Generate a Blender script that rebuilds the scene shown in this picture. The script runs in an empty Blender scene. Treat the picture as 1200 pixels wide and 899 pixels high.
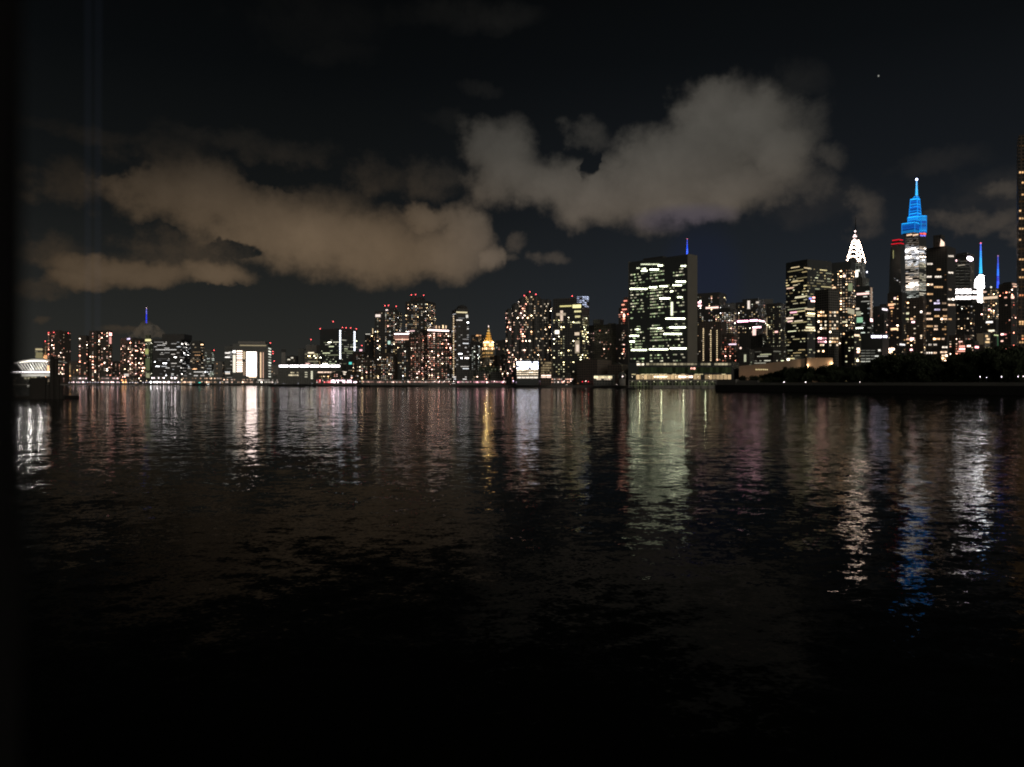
import bpy, math, random
from mathutils import Vector
R = math.radians
SC = bpy.context.scene
COL = SC.collection
F, CX, HY, H = 906.0, 600.0, 449.0, 6.0      # the photo's focal length in its own pixels, centre, horizon, camera height (m)

# ------------------------------------------------------------------ camera
cam = bpy.data.cameras.new('camera'); camo = bpy.data.objects.new('camera', cam); COL.objects.link(camo)
camo.location = (0, 0, H); camo.rotation_euler = (R(90), 0, 0)
cam.sensor_width = 36; cam.lens = 36*F/1200; cam.shift_y = -0.5/1200
cam.clip_start = 0.05; cam.clip_end = 40000
cam.dof.use_dof = True; cam.dof.focus_distance = 16; cam.dof.aperture_fstop = 2.5
SC.camera = camo
SC.view_settings.view_transform = 'Standard'; SC.view_settings.look = 'None'
SC.view_settings.exposure = 0; SC.view_settings.gamma = 1
SC.cycles.max_bounces = 6; SC.cycles.glossy_bounces = 3; SC.cycles.diffuse_bounces = 2
SC.cycles.volume_bounces = 0; SC.cycles.transparent_max_bounces = 16
SC.cycles.sample_clamp_indirect = 40; SC.cycles.blur_glossy = 0.0
SC.cycles.use_denoising = True; SC.cycles.pixel_filter_type = 'BLACKMAN_HARRIS'; SC.cycles.filter_width = 1.9

# ------------------------------------------------------------------ night sky with city-lit clouds
class NT:
    def __init__(s, tree): s.t = tree; s.n = tree.nodes; s.l = tree.links
    def new(s, typ, **kw):
        n = s.n.new(typ)
        for k, v in kw.items(): setattr(n, k, v)
        return n
    def put(s, sock, v):
        if isinstance(v, bpy.types.NodeSocket): s.l.new(v, sock)
        elif v is not None: sock.default_value = v
    def m(s, op, a, b=None, c=None, clamp=False):
        n = s.new('ShaderNodeMath', operation=op, use_clamp=clamp)
        s.put(n.inputs[0], a); s.put(n.inputs[1], b); s.put(n.inputs[2], c)
        return n.outputs[0]
    def v(s, op, a, b=None, sc=None):
        n = s.new('ShaderNodeVectorMath', operation=op)
        s.put(n.inputs[0], a)
        if b is not None: s.put(n.inputs[1], b)
        if sc is not None: s.put(n.inputs['Scale'], sc)
        return n.outputs['Value'] if op in ('DOT_PRODUCT', 'LENGTH') else n.outputs[0]
    def comb(s, x, y, z):
        n = s.new('ShaderNodeCombineXYZ'); s.put(n.inputs[0], x); s.put(n.inputs[1], y); s.put(n.inputs[2], z); return n.outputs[0]
    def sep(s, a):
        n = s.new('ShaderNodeSeparateXYZ'); s.put(n.inputs[0], a); return n.outputs
    def noise(s, vec, scale, detail=2, rough=.5, dist=0, color=False):
        n = s.new('ShaderNodeTexNoise'); s.put(n.inputs['Vector'], vec); n.inputs['Scale'].default_value = scale
        n.inputs['Detail'].default_value = detail; n.inputs['Roughness'].default_value = rough; n.inputs['Distortion'].default_value = dist
        return n.outputs['Color'] if color else n.outputs['Fac']
    def mix(s, f, a, b, typ='MIX'):
        n = s.new('ShaderNodeMix', data_type='RGBA', blend_type=typ)
        s.put(n.inputs[0], f); s.put(n.inputs[6], a); s.put(n.inputs[7], b); return n.outputs[2]
    def sm(s, x, a, b):
        n = s.new('ShaderNodeMapRange', interpolation_type='SMOOTHSTEP'); s.put(n.inputs[0], x)
        n.inputs[1].default_value = a; n.inputs[2].default_value = b; return n.outputs[0]
    def ramp(s, x, pts):
        n = s.new('ShaderNodeValToRGB'); s.put(n.inputs[0], x); e = n.color_ramp.elements
        while len(e) < len(pts): e.new(0.5)
        for i, (p, c) in enumerate(pts): e[i].position = p; e[i].color = (*c, 1)
        return n.outputs[0]

def azel(px, py):
    x, z = (px-CX)/F, (HY-py)/F
    return math.atan2(x, 1), math.atan2(z, math.hypot(x, 1))

w = bpy.data.worlds.new('World'); SC.world = w; w.use_nodes = True
w.node_tree.nodes.clear(); W = NT(w.node_tree)
dirv = W.new('ShaderNodeTexCoord').outputs['Generated']
dx, dy, dz = W.sep(dirv)
az = W.m('ARCTAN2', dx, dy)
el = W.m('ARCTAN2', dz, W.m('SQRT', W.m('ADD', W.m('MULTIPLY', dx, dx), W.m('MULTIPLY', dy, dy))))
P0 = W.comb(az, el, 0)
wn = W.noise(P0, 17, 4, .55, color=True)
Pw = W.v('ADD', P0, W.v('MULTIPLY', W.v('SUBTRACT', wn, (.5, .5, .5)), (.070, .045, 0)))
wn2 = W.noise(P0, 70, 3, .6, color=True)
Pw = W.v('ADD', Pw, W.v('MULTIPLY', W.v('SUBTRACT', wn2, (.5, .5, .5)), (.016, .012, 0)))
def minfield(blobs, base=Pw):
    cur = None
    for (px, py, rx, ry) in blobs:
        a, e = azel(px, py); ca = math.cos(a)
        d = W.v('MULTIPLY', W.v('SUBTRACT', base, (a, e, 0)), (F/(rx*ca*ca), F/(ry*ca), 0))
        q = W.v('DOT_PRODUCT', d, d)
        cur = q if cur is None else W.m('SMOOTH_MIN', cur, q, .25)
    return W.m('SUBTRACT', 1.0, cur)
strong = [(505,296,84,34),(546,274,32,40),(430,288,96,44),(360,274,96,46),(300,258,86,44),(240,232,74,42),(185,222,66,36),
          (240,322,60,16),(150,320,100,18),(548,256,22,18),(500,254,38,16),(575,300,16,24),(90,330,50,14),
          (583,178,46,42),(592,206,56,36),(642,216,72,32),(700,230,84,34),(760,222,94,48),(800,190,90,52),(850,158,82,60),(838,122,38,26),
          (880,142,54,40),(908,180,46,44),(850,222,74,36),(800,246,64,18)]
dim = [(80,215,60,28),(110,156,85,13),(205,178,62,30),(265,168,90,14),(330,180,70,14),(60,298,46,22),(45,340,36,10),(215,295,80,26),(380,230,60,16),
       (440,208,42,20),(500,208,38,26),(940,150,34,32),(975,186,22,20),(690,158,28,18),(602,284,16,11),(648,300,24,9),(595,300,14,8),
       (1010,250,24,28),(1182,222,30,10),(1150,256,46,14),(1185,270,28,16),(145,389,26,5),(46,374,12,6),(940,215,40,26)]
faint = [(365,20,85,38),(400,62,44,16),(540,20,96,18),(560,104,30,8),(940,95,34,26),(520,140,30,10),(940,240,90,28),(1100,190,60,18),(1180,240,60,40)]
holes = [(272,290,26,9),(128,278,60,16),(108,186,50,16),(350,206,56,12),(692,186,12,22),(330,348,110,10),(180,276,30,12)]
fb = W.m('SUBTRACT', W.noise(P0, 17, 10, .58), .5)
fs = W.m('ADD', minfield(strong), W.m('MULTIPLY', fb, 1.6))
fs = W.m('SUBTRACT', fs, W.m('MULTIPLY', W.sm(minfield(holes), -.6, 1.0), 1.5))
Ds = W.sm(fs, -.36, .72)
fd = W.m('ADD', minfield(dim), W.m('MULTIPLY', W.m('SUBTRACT', W.noise(P0, 34, 10, .64), .5), 3.0))
Dd = W.m('MULTIPLY', W.sm(fd, -.5, 1.5), .50)
ff = W.m('ADD', minfield(faint), W.m('MULTIPLY', fb, 3.0))
Df = W.m('MULTIPLY', W.sm(ff, -.5, 1.5), .13)
dens = W.m('SUBTRACT', 1.0, W.m('MULTIPLY', W.m('SUBTRACT', 1.0, Ds), W.m('MULTIPLY', W.m('SUBTRACT', 1.0, Dd), W.m('SUBTRACT', 1.0, Df))))
# cloud colour: browner low on the left, greyer high on the right; soft thick/thin modulation
bil = W.noise(Pw, 9, 5, .55)
tall = W.sm(el, .15, .31)
side = W.sm(az, -.16, .05)
c_low = W.mix(side, (.122, .086, .054, 1), (.116, .093, .072, 1))
c_high = W.mix(side, (.022, .020, .017, 1), (.070, .065, .056, 1))
ccol = W.mix(tall, c_low, c_high)
west = W.sm(az, -.62, -.22)
ccol = W.v('MULTIPLY', ccol, W.comb(*[W.m('ADD', W.m('MULTIPLY', west, .48), .50)]*3))
ccol = W.v('SCALE', ccol, sc=W.m('MULTIPLY', W.m('ADD', .82, W.m('MULTIPLY', bil, .40)), W.m('ADD', .80, W.m('MULTIPLY', W.sm(fs, .2, 1.7), .46))))
# clear sky
skyL = W.ramp(W.m('MULTIPLY', el, 2.0, clamp=True), [(0, (.0245, .0240, .0208)), (.16, (.0180, .0188, .0172)), (.42, (.0068, .0078, .0080)), (.75, (.0026, .0032, .0036)), (1, (.0014, .0016, .0018))])
skyR = W.ramp(W.m('MULTIPLY', el, 2.0, clamp=True), [(0, (.0225, .0245, .0285)), (.20, (.0150, .0185, .0235)), (.50, (.0074, .0090, .0112)), (.78, (.0034, .0042, .0050)), (1, (.0020, .0024, .0026))])
sky = W.mix(W.sm(az, -.30, .32), skyL, skyR)
blue = W.m('MULTIPLY', W.sm(minfield([(822, 330, 60, 80)], P0), 0, 1), .45)
sky = W.mix(blue, sky, (.010, .014, .034, 1))
purple = W.m('MULTIPLY', W.sm(minfield([(805, 258, 80, 22)], P0), 0, 1), .45)
ccol = W.mix(purple, ccol, (.050, .045, .085, 1))
col = W.mix(dens, sky, ccol)
star = W.m('MULTIPLY', W.sm(minfield([(1029.5, 89, 1.3, 1.3)], P0), 0, 1), .35)
col = W.mix(star, col, (.9, .9, .8, 1))
below = W.sm(el, -.02, 0.0)
col = W.mix(below, (.004, .004, .004, 1), col)
bg = W.new('ShaderNodeBackground'); W.put(bg.inputs[0], col); bg.inputs[1].default_value = 1.0
wo = W.new('ShaderNodeOutputWorld'); W.l.new(bg.outputs[0], wo.inputs[0])

# the glow of Queens behind the viewer: one soft, weak lamp
sl = bpy.data.lights.new('city_glow', 'SUN'); sl.energy = 0.56; sl.angle = R(40); sl.color = (1, .91, .78)
so = bpy.data.objects.new('city_glow', sl); COL.objects.link(so)
so.rotation_euler = (R(74), 0, R(20))

# ------------------------------------------------------------------ materials
def mat(name, build):
    m_ = bpy.data.materials.new(name); m_.use_nodes = True; m_.node_tree.nodes.clear()
    T = NT(m_.node_tree); out = T.new('ShaderNodeOutputMaterial'); sh = build(T, out)
    if sh is not None: T.l.new(sh, out.inputs[0])
    m_.cycles.emission_sampling = 'NONE'
    return m_
def facade(base, glass=.012, fh=3.2, cw=3.6, rough=.75, vary=.25, spec=.3):
    def b(T, out):
        uv = T.new('ShaderNodeTexCoord').outputs['UV']
        br = T.new('ShaderNodeTexBrick'); br.offset = 0; T.put(br.inputs['Vector'], uv)
        br.inputs['Color1'].default_value = (glass, glass*1.1, glass*1.15, 1); br.inputs['Color2'].default_value = (glass*1.6, glass*1.7, glass*1.7, 1)
        br.inputs['Scale'].default_value = 1; br.inputs['Mortar Size'].default_value = .55; br.inputs['Mortar Smooth'].default_value = 0
        br.inputs['Brick Width'].default_value = cw; br.inputs['Row Height'].default_value = fh
        nz = T.noise(uv, .09, 5, .6)
        c = T.v('SCALE', (*base,), sc=T.m('ADD', 1-vary, T.m('MULTIPLY', nz, 2*vary)))
        br_out = T.mix(br.outputs['Fac'], br.outputs['Color'], c)
        p = T.new('ShaderNodeBsdfPrincipled'); T.put(p.inputs['Base Color'], br_out)
        T.put(p.inputs['Roughness'], T.m('MULTIPLY_ADD', br.outputs['Fac'], rough-.3, .3)); p.inputs['Specular IOR Level'].default_value = spec
        return p.outputs[0]
    return b
def plain(base, rough=.8, scale=.3, vary=.3, metal=0):
    def b(T, out):
        co = T.new('ShaderNodeTexCoord').outputs['Object']
        nz = T.noise(co, scale, 6, .6)
        p = T.new('ShaderNodeBsdfPrincipled')
        T.put(p.inputs['Base Color'], T.v('SCALE', (*base,), sc=T.m('ADD', 1-vary, T.m('MULTIPLY', nz, 2*vary))))
        p.inputs['Roughness'].default_value = rough; p.inputs['Metallic'].default_value = metal
        return p.outputs[0]
    return b
def glowmat(T, out):
    a = T.new('ShaderNodeAttribute', attribute_name='glow')
    e = T.new('ShaderNodeEmission'); T.put(e.inputs[0], a.outputs['Color']); e.inputs[1].default_value = 1
    return e.outputs[0]
M = {
 'brown':   mat('brown_brick', facade((.15, .115, .092), .035)),
 'dark':    mat('dark_brick', facade((.105, .10, .094), .035)),
 'grey':    mat('grey_concrete', facade((.21, .21, .19), .05)),
 'tan':     mat('tan_stone', facade((.25, .215, .18), .17)),
 'glass':   mat('dark_curtain_wall', facade((.085, .092, .092), .055, 3.9, 1.6, .4, .2, .5)),
 'green':   mat('greenish_stone', facade((.26, .30, .20))),
 'marble':  mat('pale_marble', plain((.20, .19, .16), .6, .08, .12)),
 'lime':    mat('limestone', facade((.22, .21, .19))),
 'black':   mat('black_metal', plain((.015, .015, .015), .55, 1)),
 'roof':    mat('roof_felt', plain((.06, .058, .055), .9, .2)),
 'steel':   mat('stainless_steel', plain((.55, .55, .56), .35, .2, .1, .8)),
 'granite': mat('granite_blocks', facade((.26, .25, .23), .20, 1.2, 2.4, .85, .3)),
 'riprap':  mat('wet_dark_stone', plain((.03, .03, .028), .9, .8, .5)),
 'paint':   mat('white_paint', plain((.75, .75, .72), .5, .5, .1)),
 'timber':  mat('tarred_timber', plain((.030, .026, .022), .9, 2)),
 'asphalt': mat('asphalt', plain((.05, .05, .05), .9, .5)),
 'earth':   mat('dark_ground', plain((.055, .055, .04), .95, .05)),
 'grass':   mat('mown_grass', plain((.045, .06, .025), .95, .3)),
 'copper':  mat('gilded_tiles', plain((.75, .52, .16), .4, .4, .1, .3)),
 'warmwall':mat('sandstone_wall', plain((.24, .17, .115), .8, .12, .15)),
 'bark':    mat('bark', plain((.07, .055, .04), .9, 3)),
 'deep_black':    mat('deep_matte_black', plain((.0025, .0025, .0025), .95, 2)),  # one even, nearly black tone for the near post
 'leaf':    mat('leaves', plain((.035, .048, .022), .8, .4, .5)),
 'carpaint':mat('car_paint', plain((.10, .10, .11), .35, 2, .2)),
 'rubber':  mat('rubber', plain((.02, .02, .02), .8, 2)),
 'concrete':mat('concrete', plain((.24, .23, .21), .85, .4)),
 'glow':    mat('lit', glowmat),
}

# ------------------------------------------------------------------ mesh builder
class MB:
    def __init__(s): s.v = []; s.f = []; s.uv = []; s.mi = []; s.g = []; s.mats = []
    def mid(s, m):
        if m not in s.mats: s.mats.append(m)
        return s.mats.index(m)
    def face(s, pts, m='dark', uv=None, g=(0, 0, 0)):
        i = len(s.v); s.v += [tuple(p) for p in pts]; s.f.append(tuple(range(i, i+len(pts))))
        s.uv += uv if uv else [(p[0], p[1]) for p in pts]; s.mi.append(s.mid(m)); s.g.append(g)
    def prism(s, base, z0, z1, m='dark', top=None, g=(0, 0, 0), roof=None, bottom=True):
        """base/top: list of (x,y), counter-clockwise; z1 may be a list"""
        top = top or base; n = len(base)
        zt = z1 if isinstance(z1, (list, tuple)) else [z1]*n
        u = 0
        for i in range(n):
            j = (i+1) % n
            a, b, c, d = base[i], base[j], top[j], top[i]; L = math.hypot(b[0]-a[0], b[1]-a[1])
            s.face([(*a, z0), (*b, z0), (*c, zt[j]), (*d, zt[i])], m, [(u, z0), (u+L, z0), (u+L, zt[j]), (u, zt[i])], g)
            u += L
        s.face([(*top[i], zt[i]) for i in range(n)], roof or m, None, g)
        if bottom: s.face([(*base[i], z0) for i in reversed(range(n))], m, None, g)
    def box(s, c, sz, m='dark', rz=0, g=(0, 0, 0)):
        x, y, z = c; a, b, h = sz[0]/2, sz[1]/2, sz[2]/2; ca, sa = math.cos(rz), math.sin(rz)
        s.prism([(x+ca*u-sa*v, y+sa*u+ca*v) for u, v in ((-a, -b), (a, -b), (a, b), (-a, b))], z-h, z+h, m, g=g)
    def cyl(s, c, r, z0, z1, m='dark', n=10, r1=None, g=(0, 0, 0)):
        r1 = r if r1 is None else r1
        s.prism([(c[0]+r*math.cos(2*math.pi*i/n), c[1]+r*math.sin(2*math.pi*i/n)) for i in range(n)], z0, z1, m,
                [(c[0]+r1*math.cos(2*math.pi*i/n), c[1]+r1*math.sin(2*math.pi*i/n)) for i in range(n)], g=g)
    def tube(s, a, b, r, m='dark', n=6, r1=None, g=(0, 0, 0)):
        a, b = Vector(a), Vector(b); r1 = r if r1 is None else r1
        d = (b-a).normalized(); x = d.orthogonal().normalized(); y = d.cross(x)
        A = [a+x*r*math.cos(2*math.pi*i/n)+y*r*math.sin(2*math.pi*i/n) for i in range(n)]
        B = [b+x*r1*math.cos(2*math.pi*i/n)+y*r1*math.sin(2*math.pi*i/n) for i in range(n)]
        for i in range(n):
            j = (i+1) % n; s.face([A[i], A[j], B[j], B[i]], m, None, g)
        s.face(A[::-1], m, None, g); s.face(B, m, None, g)
    def ball(s, c, r, m='dark', g=(0, 0, 0), n=8, k=5, sz=1):
        P = lambda i, j: (c[0]+r*math.sin(math.pi*j/k)*math.cos(2*math.pi*i/n), c[1]+r*math.sin(math.pi*j/k)*math.sin(2*math.pi*i/n), c[2]+r*sz*math.cos(math.pi*j/k))
        for j in range(k):
            for i in range(n):
                if j == 0: s.face([P(0, 0), P(i, 1), P(i+1, 1)], m, None, g)
                elif j == k-1: s.face([P(i, j), P(0, k), P(i+1, j)], m, None, g)
                else: s.face([P(i, j), P(i, j+1), P(i+1, j+1), P(i+1, j)], m, None, g)
    def build(s, name, parent=None, org=None, **props):
        if org is None: org = world_of(parent) if parent else (0, 0, 0)
        me = bpy.data.meshes.new(name)
        me.from_pydata([(p[0]-org[0], p[1]-org[1], p[2]-org[2]) for p in s.v], [], s.f)
        for m in s.mats: me.materials.append(M[m])
        me.polygons.foreach_set('material_index', s.mi)
        ul = me.uv_layers.new(name='UVMap'); ul.data.foreach_set('uv', [c for p in s.uv for c in p])
        if 'glow' in s.mats:
            at = me.color_attributes.new('glow', 'FLOAT_COLOR', 'CORNER'); cols = []
            for f, g in zip(s.f, s.g): cols += [g[0], g[1], g[2], 1]*len(f)
            at.data.foreach_set('color', cols)
        o = bpy.data.objects.new(name, me); COL.objects.link(o)
        if parent: o.parent = parent
        else: o.location = org
        for k, v in props.items(): o[k] = v
        return o
def world_of(o):
    v = Vector((0, 0, 0))
    while o: v += o.location; o = o.parent
    return v
def thing(name, label, cat, loc, group=None):
    o = bpy.data.objects.new(name, None); COL.objects.link(o); o.location = loc; o.empty_display_size = 5
    o['label'] = label; o['category'] = cat
    if group: o['group'] = group
    return o
def copy_thing(root, loc, rz=None, label=None, scale=None):
    r = root.copy(); COL.objects.link(r); r.location = loc
    if rz is not None: r.rotation_euler = (0, 0, rz)
    if scale is not None: r.scale = scale
    if label: r['label'] = label
    for c in list(root.children):
        k = c.copy(); COL.objects.link(k); k.parent = r
        for g in c.children:
            q = g.copy(); COL.objects.link(q); q.parent = k
    return r
def GX(px, d): return (px-CX)/F*d
def GZ(py, d): return H+(HY-py)/F*d
GROUND = 3.0

# ------------------------------------------------------------------ facades and windows
PAL = {
 'warm':  [(1, .62, .32), (1, .74, .46), (1, .84, .62), (1, .54, .26), (1, .78, .56)],
 'pink':  [(1, .44, .30), (1, .64, .46), (1, .80, .64), (1, .34, .22), (1, .58, .50), (1, .76, .50)],
 'cool':  [(.90, 1, .86), (1, .93, .78), (.88, .96, .76), (1, .97, .86), (.92, .97, .95)],
 'green': [(.90, .95, .58), (1, .94, .68), (.82, .92, .60), (1, .96, .76)],
 'yellow':[(1, .84, .42), (1, .76, .36), (1, .90, .58), (.95, .95, .60)],
 'orange':[(1, .58, .24), (1, .68, .34), (1, .78, .50), (1, .50, .20)],
 'white': [(1, .95, .90), (1, .92, .84), (.95, .97, 1)],
 'mix':   [(1, .62, .34), (1, .78, .54), (.95, .95, .76), (1, .90, .76), (1, .50, .38), (1, .74, .38), (.92, .90, .92)],
 'red':   [(1, .22, .14), (1, .45, .32), (1, .70, .52), (1, .30, .18)],
}
def footprint(px0, px1, split, d, k=1.0):
    p, q = max(split-px0, .01), max(px1-split, .01)
    B = Vector((GX(split, d), d)); r = B.normalized(); t = Vector((r.y, -r.x))
    swap = p < q*.02
    phi = math.atan2(q, k*p) if p >= q else math.atan2(q, p/k)
    e1 = -t*math.cos(phi)+r*math.sin(phi); e2 = t*math.sin(phi)+r*math.cos(phi)
    def hit(px, e):      # B + s*e projects to px
        a = (px-CX)/F; den = e.x-a*e.y
        return max(.5, (a*B.y-B.x)/den)
    L, Wd = min(hit(px0, e1), 260), min(hit(px1, e2), 260)
    A, C = B+e1*L, B+e2*Wd
    return A, B, C, A+C-B
def on_face(P, Q, px):
    """point of the line PQ seen at column px: (x, y)"""
    a = (px-CX)/F; e = Q-P; den = e.x-a*e.y
    s = (a*P.y-P.x)/den
    return P+e*s
def quad_on(P, Q, s0, s1, z0, z1, off=.14):
    e = (Q-P).normalized(); n = Vector((e.y, -e.x)); a = P+e*s0+n*off; b = P+e*s1+n*off
    return [(a.x, a.y, z0), (b.x, b.y, z0), (b.x, b.y, z1), (a.x, a.y, z1)]
def lit(rng, P, Q, z0, z1, fh=3.2, cw=4, p=.3, pal='warm', br=1.0, st='dots', ww=.46, wh=.36, sig=.85):
    L = (Q-P).length; out = []
    nf = int((z1-z0)/fh); nc = max(1, int(L/cw)); 
    if nf < 1 or L < 2: return out
    cw = L/nc; PA = PAL[pal]
    cb = [rng.random()**1.3*1.7 for _ in range(nc)]
    if st == 'cols': cb = [3.0 if rng.random() < .3 else .25 for _ in range(nc)]
    if st == 'even': cb = [1]*nc
    for f in range(nf):
        zb = z0+f*fh+fh*(1-wh)/2; zt = zb+fh*wh
        fbias = rng.choice([.5, .8, 1, 1.2, 1.5])
        if st == 'bands':
            c = 0
            while c < nc:
                if rng.random() < p*fbias*.34:
                    run = min(nc-c, 1+int(rng.expovariate(1/2.4)))
                    g = rng.lognormvariate(-.65, sig)*br*.95; cc = rng.choice(PA); g = min(g, 5*br); 
                    out.append((quad_on(P, Q, c*cw+.1*cw, (c+run)*cw-.1*cw, zb, zt), tuple(x*g for x in cc)))
                    c += run
                c += 1
        else:
            for c in range(nc):
                if rng.random() < p*1.1*cb[c]*fbias:
                    g = min(rng.lognormvariate(-.62, sig), 3.6)*br; cc = rng.choice(PA)
                    wj = ww*rng.uniform(.6, 1.25); o = (1-min(wj, .98))/2*cw
                    out.append((quad_on(P, Q, c*cw+o, (c+1)*cw-o, zb, zt), tuple(x*g for x in cc)))
    return out
def put_windows(root, quads, d, name='window', kmax=100, minpx=2.2):
    def area(q):
        a, b = Vector(q[0][0]), Vector(q[0][2]); dy = a.y
        w_ = abs(q[0][1][0]/q[0][1][1]-a.x/a.y)*F; h_ = abs(q[0][2][2]-a.z)/dy*F
        return w_*h_
    quads = [(q, hot_tail(c, 3.2)) for q, c in quads]
    big = sorted([q for q in quads if area(q) >= minpx], key=lambda q: -area(q)*sum(q[1]))[:kmax]
    ids = set(map(id, big)); rest = [q for q in quads if id(q) not in ids]
    for q in big:
        b = MB(); b.face(q[0], 'glow', None, q[1]); b.build(name, root)
    if rest:
        b = MB()
        for q in rest: b.face(q[0], 'glow', None, q[1])
        o = b.build(name, root)
        if len(rest) > 1: o['kind'] = 'stuff'
    return len(big)
def hot_tail(c, k=1.6):
    """lamps far above the film's white keep their real strength, so their reflections stay bright"""
    m = max(c); return tuple(x*(k if m > 1.7 else 1) for x in c)
class Bld: pass
SEED = [100]
def B(label, px0, px1, top, d, split=None, k=1.0, wall='dark', st='dots', p=.3, pal='warm', br=1.0, fh=3.2, cw=3.5,
      name='apartment_tower', cat='apartment tower', caps=(), red=(), strips=(), group=None, wtop=None, wbot=None, ww=.46, wh=.36,
      base=None, roofbox=True, sig=.85, side=1.0, taper=None, ztop=None):
    SEED[0] += 1; rng = random.Random(SEED[0])
    if split is None: split = px0+(px1-px0)*(.76 if (px0+px1)/2 < 640 else .24)
    A, Bc, C, D = footprint(px0, px1, split, d, k)
    z1 = GZ(top, d); z0 = GROUND if base is None else GZ(base, d)
    cx, cy = (A.x+C.x)/2, (A.y+C.y)/2
    root = thing(name, label, cat, (cx, cy, z0), group)
    b = MB(); fp = [tuple(A), tuple(Bc), tuple(C), tuple(D)]
    tp = None
    if taper: tp = [(cx+(x-cx)*taper, cy+(y-cy)*taper) for x, y in fp]
    b.prism(fp, z0, z1, wall, top=tp, roof='roof')
    # parapet
    for i in range(4):
        a_, b_ = Vector((tp or fp)[i]), Vector((tp or fp)[(i+1) % 4]); e = (b_-a_); 
        if e.length < 3: continue
        c_ = (a_+b_)/2; inn = Vector((cx, cy))-c_; inn.normalize(); c_ += inn*.35
        b.box((c_.x, c_.y, z1+.45), (e.length-.8, .4, .9), wall, math.atan2(e.y, e.x))
    b.build('wall', root)
    
    for (a0, a1, t0, *rest) in caps:
        f2 = footprint(a0, a1, a0+(a1-a0)*(split-px0)/(px1-px0), d+2.5, k)
        mm = rest[0] if rest else wall
        b2 = MB(); b2.prism([tuple(x) for x in f2], z1+.02 if t0 < top else z0, GZ(t0, d), mm, roof='roof'); b2.build('penthouse', root)
    if roofbox and not caps and (px1-px0) > 8:
        for _ in range(rng.choice([1, 2, 2])):
            u, v = rng.uniform(.3, .7), rng.uniform(.35, .65); c_ = A+(Bc-A)*u+(D-A)*v
            s_ = rng.uniform(.12, .3)*(Bc-A).length; h_ = rng.uniform(1.2, 3.2)
            rb = MB(); rb.box((c_.x, c_.y, z1+h_/2), (s_, s_*.8, h_), 'roof', math.atan2((Bc-A).y, (Bc-A).x)); rb.build('lift_housing', root)
        if rng.random() < .5:
            c_ = A+(Bc-A)*rng.uniform(.2, .8)+(D-A)*.3; rb = MB(); rb.cyl(c_, 1.4, z1, z1+2.6, 'roof', 8, 1.3); rb.cyl(c_, 1.5, z1+2.6, z1+3.5, 'roof', 8, .1); rb.build('water_tank', root)
    for (rx, ry) in red:
        dd = d+3; x_ = GX(rx, dd); z_ = GZ(ry, dd); zb = min(z1, z_-1)
        m_ = MB(); m_.tube((x_, dd, zb-1), (x_, dd, z_), .15, 'black', 4); ms = m_.build('mast', root)
        m_ = MB(); m_.ball((x_, dd, z_), .0005*dd+.12, 'glow', (5.0, .55, .55)); m_.build('beacon', ms)
    Q = []
    zt = z1-fh*.6 if wtop is None else GZ(wtop, d); zb = z0+1 if wbot is None else GZ(wbot, d)
    if st:
        Q += lit(rng, A, Bc, zb, zt, fh, cw, p, pal, br, st, ww, wh, sig)
        Q += lit(rng, Bc, C, zb, zt, fh, cw, p*side, pal, br, st, ww, wh, sig)
    if taper: Q = [([(cx+(x-cx)*(1+(taper-1)*(z-z0)/(z1-z0))*1.004, cy+(y-cy)*(1+(taper-1)*(z-z0)/(z1-z0))*1.004, z) for x, y, z in q], c) for q, c in Q]
    nb = put_windows(root, Q, d)
    # strips: (px0, px1, py0, py1, colour [, name]); faint ones put light on the wall as glow
    for sp in strips:
        a0, a1, y0, y1, c = sp[:5]; mid = (a0+a1)/2
        PQ = (A, Bc) if mid < split else (Bc, C)
        u0, u1 = on_face(*PQ, a0), on_face(*PQ, a1); e = (PQ[1]-PQ[0]).normalized(); n = Vector((e.y, -e.x))
        u0 = u0+n*.3; u1 = u1+n*.3; dm = (u0.y+u1.y)/2
        m_ = MB(); m_.face([(u0.x, u0.y, GZ(y1, dm)), (u1.x, u1.y, GZ(y1, dm)), (u1.x, u1.y, GZ(y0, dm)), (u0.x, u0.y, GZ(y0, dm))], 'glow', None, hot_tail(c, 2.2))
        m_.build(sp[5] if len(sp) > 5 else 'glow_strip', root)
    r = Bld(); r.root = root; r.A, r.B, r.C, r.D, r.z0, r.z1, r.d = A, Bc, C, D, z0, z1, d; r.rng = rng
    return r

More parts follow.
